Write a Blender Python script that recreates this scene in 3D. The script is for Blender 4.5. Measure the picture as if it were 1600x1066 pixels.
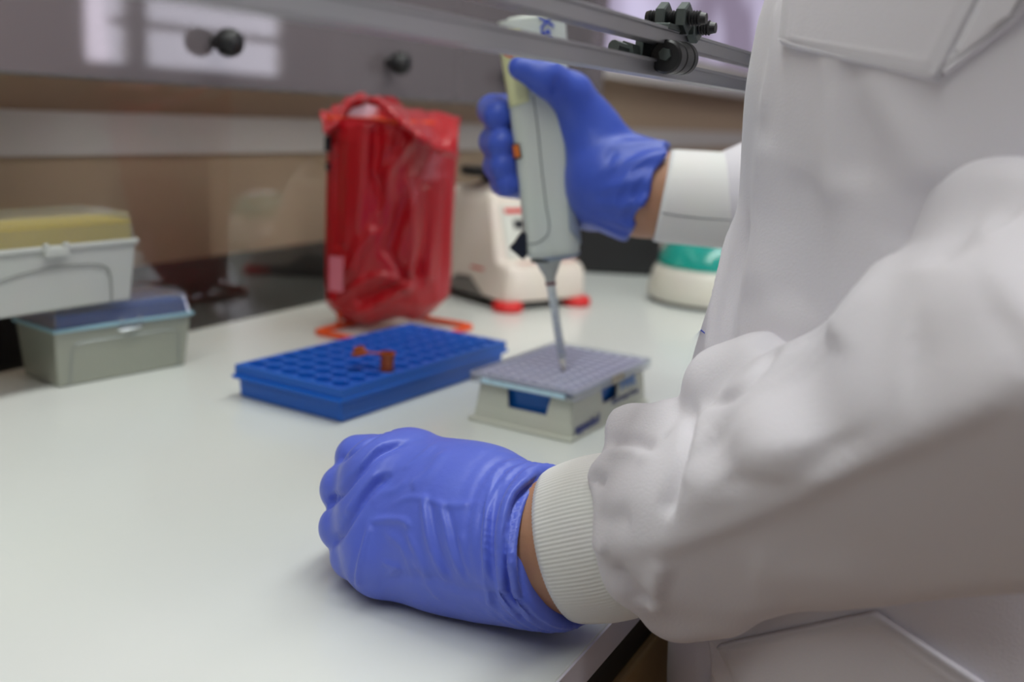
import bpy, bmesh, math, random
import numpy as np
from mathutils import Vector, Matrix
random.seed(7); rng = np.random.default_rng(7)
for o in list(bpy.data.objects): bpy.data.objects.remove(o, do_unlink=True)
S = bpy.context.scene; COL = S.collection
R = math.radians
# ------------------------------------------------------------------ camera (bench top is z = 0, +Y runs along the bench, -X is the back wall)
FPX = 1600.0; PITCH = R(12.56); ROLL = R(-3.15); PSI = R(26.62); CAMH = 0.2503
def _rot(v):
    c, s = math.cos(PSI), math.sin(PSI)
    return np.array([c*v[0]-s*v[1], s*v[0]+c*v[1], v[2]])
_c, _s = math.cos(-ROLL), math.sin(-ROLL)
_R = np.array([1., 0, 0]); _U = np.array([0, math.sin(PITCH), math.cos(PITCH)])
FWD = _rot(np.array([0, math.cos(PITCH), -math.sin(PITCH)]))
RIGHT = _rot(_c*_R + _s*_U); UP = _rot(-_s*_R + _c*_U)
CAMP = np.array([0, 0, CAMH])
cam = bpy.data.cameras.new('camera'); cam_o = bpy.data.objects.new('camera', cam); COL.objects.link(cam_o)
cam.sensor_width = 22.3; cam.lens = 22.3*FPX/1600; cam.clip_start = .02
m = Matrix.Identity(4)
for i in range(3):
    m[i][0] = RIGHT[i]; m[i][1] = UP[i]; m[i][2] = -FWD[i]; m[i][3] = CAMP[i]
cam_o.matrix_world = m
cam.dof.use_dof = True; cam.dof.focus_distance = .50; cam.dof.aperture_fstop = 3.1; cam.dof.aperture_blades = 7
S.camera = cam_o
# world, lights, exposure
W = bpy.data.worlds.new('world'); S.world = W; W.use_nodes = True
bg = W.node_tree.nodes['Background']; bg.inputs[0].default_value = (.80, .82, .90, 1); bg.inputs[1].default_value = .15
S.view_settings.view_transform = 'Standard'; S.view_settings.look = 'None'; S.view_settings.exposure = -0.22; S.view_settings.gamma = 1
def area(name, loc, target, sx, sy, power, col):
    l = bpy.data.lights.new(name, 'AREA'); l.shape = 'RECTANGLE'; l.size = sx; l.size_y = sy; l.energy = power; l.color = col
    o = bpy.data.objects.new(name, l); COL.objects.link(o); o.location = loc
    o.rotation_euler = (Vector(target)-Vector(loc)).to_track_quat('-Z', 'Y').to_euler(); return o
area('tube_light_bench', (-.22, .35, 1.445), (-.22, .35, 0), .30, 3.0, 30, (.96, 1, .97))
area('tube_light_near', (.62, .35, 1.445), (-.10, .35, 0), .16, 3.2, 24, (1, .98, 1))
area('tube_light_far', (1.75, .9, 1.445), (.9, .9, 0), .16, 3.2, 44, (.94, .96, 1))
area('fill_light', (.2, -2.6, 1.0), (-.4, .6, .1), 1.4, 1.2, 3, (.95, .95, 1))  # added soft fill from behind the camera; no window stands there
# ------------------------------------------------------------------ helpers
def at(px, py, d):
    'point seen at photo pixel (px, py), d metres in front of the camera'
    return CAMP + (FWD + RIGHT*((px-800)/FPX) + UP*((533-py)/FPX))*d
def ray(px, py): return FWD + RIGHT*((px-800)/FPX) + UP*((533-py)/FPX)
def on_z(px, py, z=0): r = ray(px, py); return CAMP + r*((z-CAMH)/r[2])
def on_x(px, py, X): r = ray(px, py); return CAMP + r*(X/r[0])

def mat(name, col, rough=.5, bump=None, **kw):
    m = bpy.data.materials.new(name); m.use_nodes = True; nt = m.node_tree; b = nt.nodes['Principled BSDF']
    b.inputs['Base Color'].default_value = (*col, 1); b.inputs['Roughness'].default_value = rough
    for k, v in kw.items():
        b.inputs[k.replace('_', ' ')].default_value = v
    tc = nt.nodes.new('ShaderNodeTexCoord')
    n = nt.nodes.new('ShaderNodeTexNoise'); nt.links.new(tc.outputs['Object'], n.inputs['Vector'])
    if bump:
        sc, st = bump; n.inputs['Scale'].default_value = sc; n.inputs['Detail'].default_value = 4
        bp = nt.nodes.new('ShaderNodeBump'); bp.inputs['Strength'].default_value = st; bp.inputs['Distance'].default_value = .002
        nt.links.new(n.outputs['Fac'], bp.inputs['Height']); nt.links.new(bp.outputs['Normal'], b.inputs['Normal'])
    else: n.inputs['Scale'].default_value = 30
    # faint tone variation so that nothing is one flat colour
    mx = nt.nodes.new('ShaderNodeMixRGB'); mx.blend_type = 'MULTIPLY'; mx.inputs[0].default_value = .06
    mx.inputs[1].default_value = (*col, 1); nt.links.new(n.outputs['Color'], mx.inputs[2]); nt.links.new(mx.outputs[0], b.inputs['Base Color'])
    return m
def srgb(r, g, b):
    f = lambda c: (c/255/12.92) if c/255 <= .04045 else ((c/255+.055)/1.055)**2.4
    return (f(r), f(g), f(b))

def glassy(name, tint, glossrough=.02, ior=1.5, body=0.0, bodycol=(.5, .5, .5), boost=1.0):
    'clear or milky sheet: transparent + some diffuse body + fresnel gloss'
    m = bpy.data.materials.new(name); m.use_nodes = True; nt = m.node_tree; nt.nodes.clear()
    out = nt.nodes.new('ShaderNodeOutputMaterial'); tr = nt.nodes.new('ShaderNodeBsdfTransparent'); tr.inputs[0].default_value = (*tint, 1)
    df = nt.nodes.new('ShaderNodeBsdfPrincipled'); df.inputs['Base Color'].default_value = (*bodycol, 1); df.inputs['Roughness'].default_value = .4
    m1 = nt.nodes.new('ShaderNodeMixShader'); m1.inputs[0].default_value = body
    nt.links.new(tr.outputs[0], m1.inputs[1]); nt.links.new(df.outputs[0], m1.inputs[2])
    gl = nt.nodes.new('ShaderNodeBsdfGlossy'); gl.inputs['Roughness'].default_value = glossrough; gl.inputs[0].default_value = (1, 1, 1, 1)
    fr = nt.nodes.new('ShaderNodeFresnel'); fr.inputs[0].default_value = ior
    mu = nt.nodes.new('ShaderNodeMath'); mu.operation = 'MULTIPLY'; mu.inputs[1].default_value = boost; nt.links.new(fr.outputs[0], mu.inputs[0])
    m2 = nt.nodes.new('ShaderNodeMixShader'); nt.links.new(mu.outputs[0], m2.inputs[0])
    nt.links.new(m1.outputs[0], m2.inputs[1]); nt.links.new(gl.outputs[0], m2.inputs[2]); nt.links.new(m2.outputs[0], out.inputs[0])
    return m

def tag(o, label=None, cat=None, group=None, kind=None):
    if label: o['label'] = label
    if cat: o['category'] = cat
    if group: o['group'] = group
    if kind: o['kind'] = kind
    return o
def empty(name, loc=(0, 0, 0), rz=0):
    o = bpy.data.objects.new(name, None); COL.objects.link(o); o.location = loc; o.rotation_euler = (0, 0, rz); o.empty_display_size = .05; return o
def mesh_obj(name, verts, faces, m, parent=None, smooth=True, bevel=0, world=False):
    me = bpy.data.meshes.new(name); me.from_pydata([tuple(map(float, v)) for v in verts], [], [tuple(map(int, f)) for f in faces]); me.update()
    return finish(name, me, m, parent, smooth, bevel, world)
def finish(name, me, m, parent=None, smooth=True, bevel=0, world=False):
    o = bpy.data.objects.new(name, me); COL.objects.link(o)
    if m: me.materials.append(m)
    if smooth: me.polygons.foreach_set('use_smooth', [True]*len(me.polygons))
    if parent:
        o.parent = parent
        if world: # vertices are world coordinates: undo the parent's placement
            pm = Matrix.Translation(parent.location) @ parent.rotation_euler.to_matrix().to_4x4()
            if parent.parent: pm = Matrix.Translation(parent.parent.location) @ parent.parent.rotation_euler.to_matrix().to_4x4() @ pm if not parent.get('_w') else pm
            o.matrix_parent_inverse = pm.inverted()
    if bevel:
        b = o.modifiers.new('bevel', 'BEVEL'); b.width = bevel; b.segments = 3; b.limit_method = 'ANGLE'; b.angle_limit = R(40)
        b.harden_normals = False
    return o
class MB:
    'collects pieces into one mesh'
    def __init__(s): s.v = []; s.f = []
    def add(s, v, f):
        n = len(s.v); s.v += [tuple(map(float, p)) for p in v]; s.f += [tuple(int(i)+n for i in q) for q in f]; return s
    def box(s, x0, x1, y0, y1, z0, z1, M=None):
        v = [(x, y, z) for z in (z0, z1) for y in (y0, y1) for x in (x0, x1)]
        if M is not None: v = [tuple(M @ Vector(p)) for p in v]
        return s.add(v, [(0, 2, 3, 1), (4, 5, 7, 6), (0, 1, 5, 4), (2, 6, 7, 3), (0, 4, 6, 2), (1, 3, 7, 5)])
    def lathe(s, prof, n=32, M=None, sx=1, sy=1, cap=True):
        v = []; f = []
        for r, z in prof:
            for k in range(n):
                a = 2*math.pi*k/n; v.append((r*math.cos(a)*sx, r*math.sin(a)*sy, z))
        for i in range(len(prof)-1):
            for k in range(n):
                k2 = (k+1) % n; f.append((i*n+k, i*n+k2, (i+1)*n+k2, (i+1)*n+k))
        if cap:
            f.append(tuple(range(n))[::-1]); f.append(tuple(range((len(prof)-1)*n, len(prof)*n)))
        if M is not None: v = [tuple(M @ Vector(p)) for p in v]
        return s.add(v, f)
    def prism(s, prof, a0, a1, axis=0, M=None):
        'extrude a 2D outline (list of (p, q)) along an axis'
        n = len(prof); v = []
        for a in (a0, a1):
            for p, q in prof:
                v.append((a, p, q) if axis == 0 else (p, a, q) if axis == 1 else (p, q, a))
        f = [tuple(range(n)), tuple(range(2*n-1, n-1, -1))] + [(i, i+n, (i+1) % n+n, (i+1) % n) for i in range(n)]
        if M is not None: v = [tuple(M @ Vector(p)) for p in v]
        return s.add(v, f)
    def tube(s, pts, r, n=10, closed=False):
        P = [Vector(p) for p in pts]; N = len(P); rr = r if hasattr(r, '__len__') else [r]*N; v = []; f = []
        up = None
        for i, p in enumerate(P):
            t = (P[(i+1) % N]-P[i-1]) if closed else (P[min(i+1, N-1)]-P[max(i-1, 0)])
            t.normalize()
            if up is None: up = t.orthogonal().normalized()
            up = (up - t*up.dot(t)).normalized(); b = t.cross(up)
            for k in range(n):
                a = 2*math.pi*k/n; v.append(p + (up*math.cos(a)+b*math.sin(a))*rr[i])
        for i in range(N if closed else N-1):
            j = (i+1) % N
            for k in range(n): k2 = (k+1) % n; f.append((i*n+k, i*n+k2, j*n+k2, j*n+k))
        if not closed: f.append(tuple(range(n))[::-1]); f.append(tuple(range((N-1)*n, N*n)))
        return s.add(v, f)
    def build(s, name, m, parent=None, smooth=False, bevel=0, world=False):
        me = bpy.data.meshes.new(name); me.from_pydata(s.v, [], s.f); me.update()
        bm = bmesh.new(); bm.from_mesh(me); bmesh.ops.recalc_face_normals(bm, faces=bm.faces[:]); bm.to_mesh(me); bm.free()
        return finish(name, me, m, parent, smooth, bevel, world)
def autosmooth(o, ang=35):
    me = o.data; me.polygons.foreach_set('use_smooth', [True]*len(me.polygons))
    bm = bmesh.new(); bm.from_mesh(me)
    for e in bm.edges:
        e.smooth = not (len(e.link_faces) == 2 and e.calc_face_angle(0) > R(ang))
    bm.to_mesh(me); bm.free(); return o
def text(name, body, size, m, M, parent, extrude=.0002, bold=0):
    c = bpy.data.curves.new(name, 'FONT'); c.body = body; c.size = size; c.extrude = extrude; c.offset = bold; c.align_x = 'LEFT'
    t = bpy.data.objects.new(name+'_tmp', c); COL.objects.link(t)
    dg = bpy.context.evaluated_depsgraph_get(); me = bpy.data.meshes.new_from_object(t.evaluated_get(dg))
    bpy.data.objects.remove(t, do_unlink=True); me.name = name
    me.transform(M); o = bpy.data.objects.new(name, me); COL.objects.link(o); me.materials.clear(); me.materials.append(m)
    o.parent = parent; return o
def frame(o, ex, ey):
    'matrix with origin o, x axis ex, y axis ey'
    ex = Vector(ex).normalized(); ey = (Vector(ey)-ex*ex.dot(Vector(ey))).normalized(); ez = ex.cross(ey)
    M = Matrix.Identity(4)
    for i in range(3): M[i][0] = ex[i]; M[i][1] = ey[i]; M[i][2] = ez[i]; M[i][3] = o[i]
    return M
# ---- distance field modelling (surface nets)
def surf_net(fn, lo, hi, res):
    lo = np.array(lo, float); hi = np.array(hi, float); n = np.ceil((hi-lo)/res).astype(int)+1
    ax = [(lo[i]+res*np.arange(n[i])).astype(np.float32) for i in range(3)]
    D = np.empty(n, np.float32); step = max(1, int(1.5e6/(n[1]*n[2])))
    for i in range(0, n[0], step):
        X, Y, Z = np.meshgrid(ax[0][i:i+step], ax[1], ax[2], indexing='ij')
        D[i:i+step] = fn(np.stack([X, Y, Z], -1).reshape(-1, 3)).reshape(X.shape)
    s = D < 0; c = s[:-1, :-1, :-1]
    allv = np.zeros(c.shape, np.int8)
    for dx in (0, 1):
        for dy in (0, 1):
            for dz in (0, 1): allv += s[dx:n[0]-1+dx, dy:n[1]-1+dy, dz:n[2]-1+dz]
    act = (allv > 0) & (allv < 8); I = np.argwhere(act); idx = -np.ones(act.shape, np.int64); idx[act] = np.arange(len(I))
    acc = np.zeros((len(I), 3)); cnt = np.zeros(len(I))
    cor = [(a, b, c2) for a in (0, 1) for b in (0, 1) for c2 in (0, 1)]
    for a in cor:
        for axx in range(3):
            if a[axx]: continue
            b = list(a); b[axx] = 1
            da = D[I[:, 0]+a[0], I[:, 1]+a[1], I[:, 2]+a[2]]; db = D[I[:, 0]+b[0], I[:, 1]+b[1], I[:, 2]+b[2]]
            mk = (da < 0) != (db < 0); t = np.where(mk, da/np.where(mk, da-db, 1), 0)
            p = np.tile(np.array(a, float), (len(I), 1)); p[:, axx] = t
            acc[mk] += p[mk]; cnt[mk] += 1
    V = lo+res*(I+acc/cnt[:, None]); F = []
    for axx in range(3):
        u, w = (axx+1) % 3, (axx+2) % 3
        sl0 = [slice(None)]*3; sl1 = [slice(None)]*3; sl0[axx] = slice(0, -1); sl1[axx] = slice(1, None)
        a0 = s[tuple(sl0)]; a1 = s[tuple(sl1)]; E = np.argwhere(a0 != a1)
        E = E[(E[:, u] > 0) & (E[:, w] > 0) & (E[:, u] < n[u]-1) & (E[:, w] < n[w]-1)]
        q = []
        for du, dw in ((-1, -1), (0, -1), (0, 0), (-1, 0)):
            e = E.copy(); e[:, u] += du; e[:, w] += dw; q.append(idx[e[:, 0], e[:, 1], e[:, 2]])
        q = np.stack(q, 1); flip = ~a0[E[:, 0], E[:, 1], E[:, 2]]; q[flip] = q[flip][:, ::-1]; F.append(q)
    F = np.concatenate(F); F = F[(F >= 0).all(1)]
    return V, F
def smin(a, b, k):
    h = np.clip(.5+.5*(b-a)/k, 0, 1); return b+(a-b)*h-k*h*(1-h)
def smax(a, b, k): return -smin(-a, -b, k)
def cap(p, a, b, ra, rb, flat=None):
    'tapered capsule; flat=(normal, factor) thins it along the normal'
    a = np.asarray(a, float); b = np.asarray(b, float); ab = b-a
    q = p-a; t = np.clip((q@ab)/(ab@ab+1e-12), 0, 1); v = q-t[:, None]*ab
    if flat is not None:
        nn = np.asarray(flat[0], float); nn = nn/np.linalg.norm(nn); c = v@nn; v = v+(c*(flat[1]-1))[:, None]*nn
    return np.sqrt((v*v).sum(1))-(ra+(rb-ra)*t)
def ell(p, c, axes, rad):
    q = (p-np.asarray(c))@np.asarray(axes).T; rad = np.asarray(rad)
    k0 = np.sqrt(((q/rad)**2).sum(1)); k1 = np.sqrt(((q/rad**2)**2).sum(1))+1e-9; return k0*(k0-1)/k1
def march(fn, px, py, t0=.15, t1=1.4):
    'first point of a surface met by the sight line of a photo pixel (many at once)'
    px = np.atleast_1d(np.asarray(px, float)); py = np.atleast_1d(np.asarray(py, float))
    r = FWD[None]+RIGHT[None]*((px-800)/FPX)[:, None]+UP[None]*((533-py)/FPX)[:, None]; L = np.linalg.norm(r, axis=1); r /= L[:, None]
    t = np.full(len(px), t0)
    for _ in range(160):
        d = fn(CAMP+r*t[:, None]); t = np.minimum(t+np.where(np.abs(d) > 1e-5, d*.6, 0), t1)
    return CAMP+r*t[:, None], t < t1-1e-3
def grad(fn, P, e=.0008):
    g = np.stack([fn(P+np.eye(3)[i]*e)-fn(P-np.eye(3)[i]*e) for i in range(3)], 1); return g/(np.linalg.norm(g, axis=1)[:, None]+1e-9)
def dense(pts, k=14):
    'smooth polyline through pixel points (Catmull-Rom)'
    P = np.array(pts, float); P = np.vstack([2*P[0]-P[1], P, 2*P[-1]-P[-2]]); out = []
    for i in range(1, len(P)-2):
        for t in np.linspace(0, 1, k, endpoint=False):
            a, b, c, d = P[i-1:i+3]; out.append(.5*((2*b)+(c-a)*t+(2*a-5*b+4*c-d)*t*t+(3*b-a-3*c+d)*t**3))
    out.append(P[-2]); return np.array(out)
def fold(V, N, fn, pts, w, amp, skew=0.0, ends=True):
    'raise (amp > 0) or sink (amp < 0) the surface along a crease seen through the photo points'
    q = dense(pts); P, ok = march(fn, q[:, 0], q[:, 1]); P = P[ok]
    if len(P) < 2: return
    lo = P.min(0)-4*w; hi = P.max(0)+4*w; idx = np.where(((V > lo) & (V < hi)).all(1))[0]
    if not len(idx): return
    d2 = np.full(len(idx), 1e9); tt = np.zeros(len(idx))
    for i, p in enumerate(P):
        d = ((V[idx]-p)**2).sum(1); mk = d < d2; d2[mk] = d[mk]; tt[mk] = i/(len(P)-1)
    # refine with segment distance is not needed: points are dense
    a = np.exp(-d2/(2*w*w))
    if ends: a *= np.clip(np.sin(np.pi*np.clip(tt, .02, .98))*2.2, 0, 1)
    V[idx] += N[idx]*(amp*a)[:, None]

# ------------------------------------------------------------------ materials
M_bench = mat('white laminate', srgb(218, 222, 218), .22, bump=(3, .02))
M_edge = mat('grey edge band', srgb(226, 222, 230), .35)
M_black = mat('black plastic', (.012, .012, .013), .4)
M_dark = mat('dark laminate', (.010, .010, .011), .35)
M_wood = mat('beech drawer', srgb(205, 172, 120), .5, bump=(40, .1))
M_wall = mat('beige wall paint', srgb(200, 176, 146), .75, bump=(60, .1))
M_trunk = mat('white trunking', srgb(224, 220, 214), .5)
M_white = mat('white plastic', srgb(222, 220, 212), .35)
M_glove = mat('violet blue nitrile', srgb(86, 106, 214), .42, bump=(110, .22), Specular_IOR_Level=.5, Sheen_Weight=.15)
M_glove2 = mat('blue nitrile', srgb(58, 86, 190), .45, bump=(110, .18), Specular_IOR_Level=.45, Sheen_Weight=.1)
M_coat = mat('white cotton twill', srgb(222, 219, 226), .85, bump=(900, .12), Sheen_Weight=.2)
M_knit = mat('white rib knit', srgb(232, 232, 230), .9, Sheen_Weight=.3)
M_skin = mat('brown skin', srgb(178, 132, 104), .5, bump=(180, .15), Subsurface_Weight=.08, Subsurface_Scale=.004)
M_blue = mat('blue polypropylene', srgb(6, 92, 190), .4, Subsurface_Weight=.1, Subsurface_Scale=.004)
M_blue_d = mat('deep blue plastic', srgb(8, 98, 186), .3)
M_amber = mat('amber plastic', srgb(158, 74, 24), .3)
M_orange = mat('orange coated wire', srgb(230, 84, 30), .4)
M_red = mat('red polythene film', srgb(205, 14, 34), .28, Transmission_Weight=0.0)
M_redrub = mat('red rubber', srgb(214, 34, 34), .5)
M_pip = mat('pale grey plastic', srgb(205, 212, 206), .35)
M_pipy = mat('pale yellow plastic', srgb(214, 216, 168), .35)
M_pipd = mat('blue grey rubber', srgb(150, 162, 178), .55)
M_navy = mat('dark navy plastic', srgb(24, 30, 44), .3)
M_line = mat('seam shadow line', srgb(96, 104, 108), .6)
M_label = mat('orange label', srgb(226, 120, 40), .5)
M_ink = mat('dark ink', (.01, .01, .015), .6)
M_inkr = mat('red ink', srgb(220, 70, 40), .6)
M_inkb = mat('blue ink', srgb(60, 80, 190), .6)
M_inkl = mat('light blue ink', srgb(110, 150, 215), .6)
M_inkn = mat('navy ink', srgb(50, 60, 130), .6)
M_alu = mat('brushed aluminium', srgb(170, 170, 174), .38, Metallic=.75)
M_bolt = mat('weathered steel', srgb(96, 104, 102), .45, Metallic=.7)
M_cool = mat('warm grey plastic', srgb(200, 202, 190), .45)
M_cream = mat('cream enamel', srgb(226, 216, 204), .35)
M_greyp = mat('mid grey plastic', srgb(120, 116, 112), .5)
M_teal = glassy('teal clear plastic', srgb(40, 225, 210), .05, body=.55, bodycol=srgb(20, 200, 185))
M_lid = glassy('clear plastic', (.92, .94, .96), .12, body=.10, bodycol=(.75, .74, .8), boost=.7)
M_frost = glassy('frosted plastic', (.80, .83, .74), .25, body=.50, bodycol=(.60, .62, .52))
M_yel = mat('yellow plastic', srgb(226, 204, 90), .5)
M_clearp = glassy('clear acrylic', (.985, .98, .97), .03, body=.012, bodycol=(.5, .45, .4), boost=.09)
M_upper = glassy('smoky acrylic', (.66, .60, .62), .04, body=.42, bodycol=(.36, .31, .33), boost=1.25)
M_lilac = glassy('lilac acrylic', (.8, .76, .9), .06, body=.85, bodycol=srgb(212, 200, 232), boost=1.0)
M_film = glassy('red film', srgb(225, 30, 50), .33, body=.82, bodycol=srgb(184, 0, 22), boost=.45)
M_floor = mat('brown vinyl floor', srgb(134, 112, 96), .5, bump=(20, .1))
M_paint = mat('white room paint', srgb(196, 192, 190), .8)
M_trou = mat('dark trousers', srgb(40, 42, 52), .8)
M_hair = mat('dark hair', srgb(30, 24, 20), .6)
def emit(name, col, st):
    m = bpy.data.materials.new(name); m.use_nodes = True; nt = m.node_tree; nt.nodes.clear()
    o = nt.nodes.new('ShaderNodeOutputMaterial'); e = nt.nodes.new('ShaderNodeEmission'); e.inputs[0].default_value = (*col, 1); e.inputs[1].default_value = st
    nt.links.new(e.outputs[0], o.inputs[0]); return m
M_sky = emit('daylight window', (.88, .86, 1), 6.0)
# bag: film whose crinkles come from a stretched noise bump
nt = M_film.node_tree
# ------------------------------------------------------------------ setting
XB, XW, XF = -.797, -.97, -.163
def struct(name, mb, m, **k): return tag(mb.build(name, m, **k), kind='structure')
struct('floor', MB().box(-1.1, 3.2, -3.2, 6.2, -.95, -.90), M_floor)
struct('wall_back', MB().box(XW-.06, XW, -3.2, 6.2, -.90, 1.9), M_wall)
w = MB(); WX = 3.0
w.box(WX, WX+.06, -3.2, 3.85, -.90, 1.9).box(WX, WX+.06, 5.55, 6.2, -.90, 1.9).box(WX, WX+.06, 3.85, 5.55, -.90, .34).box(WX, WX+.06, 3.85, 5.55, 1.5, 1.9)
struct('wall_front', w, M_paint)
fr = MB().box(WX-.02, WX+.03, 3.85, 3.92, .34, 1.5).box(WX-.02, WX+.03, 5.48, 5.55, .18, 1.5).box(WX-.02, WX+.03, 3.85, 5.55, 1.43, 1.5).box(WX-.02, WX+.03, 3.85, 5.55, .34, .40)
fr.box(WX-.02, WX+.03, 4.20, 4.34, .24, 1.43).box(WX-.015, WX+.02, 4.10, 5.48, .60, .64)
wf = struct('window_1', fr, M_white)
MB().box(WX+.035, WX+.04, 3.9, 5.5, .2, 1.45).build('glow_pane', M_sky, wf)
struct('trim_1', MB().box(XW, XW+.022, -3.2, 6.2, .178, .226).box(XW, XW+.0225, .893, .896, .178, .226), M_trunk, bevel=.002)
struct('trim_2', MB().box(XW, XW+.012, -3.2, 6.2, -.90, .042), M_dark)

bench = empty('workbench', (-.48, .7, -.90))
tag(bench, 'white laminate workbench with grey front edge running along the wall', 'workbench')
def wchild(mb, name, m, parent, **k): return mb.build(name, m, parent, world=True, **k)
wchild(MB().box(XB-.003, XF, -1.0, 2.6, -.018, 0), 'worktop', M_bench, bench, bevel=.0008)
wchild(MB().box(XF-.0002, XF+.0012, -1.0, 2.6, -.0185, -.0006), 'edge_band', M_edge, bench)
wchild(MB().box(XB+.03, XF-.006, -1.0, 2.6, -.05, -.0185), 'under_rail', M_black, bench)
for y0 in (-.95, -.38, .19, .76, 1.33, 1.90):
    d = wchild(MB().box(XF-.02, XF-.002, y0, y0+.56, -.20, -.052), 'drawer', M_wood, bench, bevel=.002)
    wchild(MB().box(XB+.05, XF-.021, y0, y0+.56, -.80, -.052), 'cabinet_carcass', M_wood, bench)
    wchild(MB().box(XF-.02, XF-.002, y0, y0+.56, -.80, -.205), 'cabinet_door', M_wood, bench, bevel=.002)
wchild(MB().box(XB+.08, XF-.06, -1.0, 2.5, -.90, -.80), 'plinth', M_black, bench)

# hood: clear back panes, knobs and the two sash rails
hood = empty('bench_hood', (XB, .8, 0))
tag(hood, 'clear acrylic bench hood with aluminium sash rails and black knobs', 'hood')
PX = -.785
wchild(MB().box(PX-.012, PX-.008, -.9, 1.9, .0005, .275), 'lower_pane', M_clearp, hood)
wchild(MB().box(PX-.005, PX, -.9, 1.9, .261, .75), 'upper_pane', M_upper, hood, bevel=.001)
wchild(MB().box(PX-.008, PX-.002, -.9, 1.9, .259, .2615), 'pane_edge', M_greyp, hood)
for y in (.839, 1.157, 1.481):
    Mk = Matrix.Translation((PX, y, .305)) @ Matrix.Rotation(math.pi/2, 4, 'Y')
    k = MB().lathe([(.006, 0), (.006, .006), (.0095, .008), (.0130, .012), (.0148, .018), (.0145, .024), (.0120, .030), (.007, .0335), (.0, .0345)], 28, Mk, cap=False)
    autosmooth(wchild(k, 'knob', M_black, hood))
RX = -.165
def rail(z0, z1, x0, x1, name):
    p = [(x0, z0), (x1, z0), (x1, z1-.0016), (x1+.0012, z1-.0014), (x1+.0012, z1), (x0, z1)]
    r = wchild(MB().prism(p, -.30, 1.9, axis=1), name, M_alu, hood, bevel=.0003)
    g = wchild(MB().box(x1-.0005, x1+.0004, -.30, 1.9, z1-.0016, z1-.0006), 'rail_line', M_black, hood)  # thin black strip under the rail's lip
    return r
rail(.2702, .2778, RX-.012, RX, 'lower_rail')
rail(.2846, .2918, RX-.006, RX+.004, 'upper_rail')
for y in (-.28, 1.88):
    wchild(MB().box(RX-.013, RX-.001, y-.01, y+.01, .0005, .40), 'post', M_alu, hood, bevel=.001)
    wchild(MB().box(PX, RX-.013, y-.002, y+.002, .0005, .75), 'side_pane', M_clearp, hood)
# clamp with two bolts above the rail, a roller below
def axisX(x, y, z): return Matrix.Translation((x, y, z)) @ Matrix.Rotation(math.pi/2, 4, 'Y')
BY = .482
wchild(MB().box(RX-.010, RX+.006, BY-.024, BY+.010, .2908, .2935).box(RX-.010, RX-.006, BY-.024, BY+.010, .272, .2935), 'clamp_plate', M_bolt, hood, bevel=.0006)
def bolt(y, z):
    Mb = axisX(RX-.012, y, z); b = MB(); pr = [(.0030, 0)]
    for i in range(18): pr += [(.0036, .002+i*.0014), (.0029, .0027+i*.0014)]
    b.lathe(pr+[(.0024, .029)], 20, Mb)
    return wchild(b, 'bolt', M_black, hood)
def nut(x, y, z, par, t=.0048, r=.0072):
    return MB().lathe([(r*.9, 0), (r, .0006), (r, t-.0006), (r*.9, t)], 6, axisX(x, y, z)).build('nut', M_bolt, par)
for y, z in ((BY-.006, .2972), (BY+.010, .2945)):
    bo = bolt(y, z); nut(RX-.006, y, z, bo); nut(RX+.004, y, z, bo)
ro = wchild(MB().lathe([(.0066, -.014), (.0076, -.0130), (.0076, -.006), (.0069, -.0055), (.0069, -.0045), (.0076, -.004), (.0076, .005), (.0069, .0056), (.0069, .0066), (.0076, .0072), (.0076, .0115), (.0066, .0125)], 36,
    Matrix.Translation((RX+.0050, BY-.010, .2792)) @ Matrix.Rotation(R(-88), 4, 'X')), 'roller', M_black, hood)
MB().tube([(RX+.005, BY-.0255, .2797), (RX+.005, BY-.022, .2797)], .0030, 6).build('roller_screw', M_bolt, ro)
wchild(MB().tube([(RX-.014, BY-.040, .2815), (RX-.012, BY-.028, .2805)], .0030, 10).tube([(RX-.012, BY-.031, .2800), (RX-.011, BY-.025, .2795)], .0050, 6), 'side_bolt', M_bolt, hood)
# glowing sheet beyond the hood; its bright lilac reflections are painted as emission
def frosted():  # highlights of a glossy sheet drawn as emissive noise
    m = bpy.data.materials.new('lilac reflection glow'); m.use_nodes = True; nt = m.node_tree; nt.nodes.clear()
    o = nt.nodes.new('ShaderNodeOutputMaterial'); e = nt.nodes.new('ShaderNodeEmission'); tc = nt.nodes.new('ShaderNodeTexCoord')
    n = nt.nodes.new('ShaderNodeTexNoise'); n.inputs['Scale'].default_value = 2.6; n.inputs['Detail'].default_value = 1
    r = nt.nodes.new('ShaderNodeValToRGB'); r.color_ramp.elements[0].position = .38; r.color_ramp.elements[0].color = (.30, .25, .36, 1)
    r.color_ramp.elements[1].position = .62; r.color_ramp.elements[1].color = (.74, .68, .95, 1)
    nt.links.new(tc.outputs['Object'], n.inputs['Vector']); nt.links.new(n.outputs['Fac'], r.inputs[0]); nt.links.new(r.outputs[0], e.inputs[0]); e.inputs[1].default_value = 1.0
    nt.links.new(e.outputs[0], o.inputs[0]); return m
wf = struct('glow_sheet', MB().box(PX-.02, PX-.006, 1.905, 5.5, .328, .345).box(PX-.02, PX-.006, 1.905, 5.5, 1.08, 1.1), M_paint)
MB().box(PX-.015, PX-.008, 1.905, 5.5, .345, 1.08).build('glow_pane', frosted(), wf)  # emissive pane standing in for the glossy sheet's reflections
struct('trim_3', MB().box(XW, PX-.006, 1.95, 5.4, .36, .40), M_paint)
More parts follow.
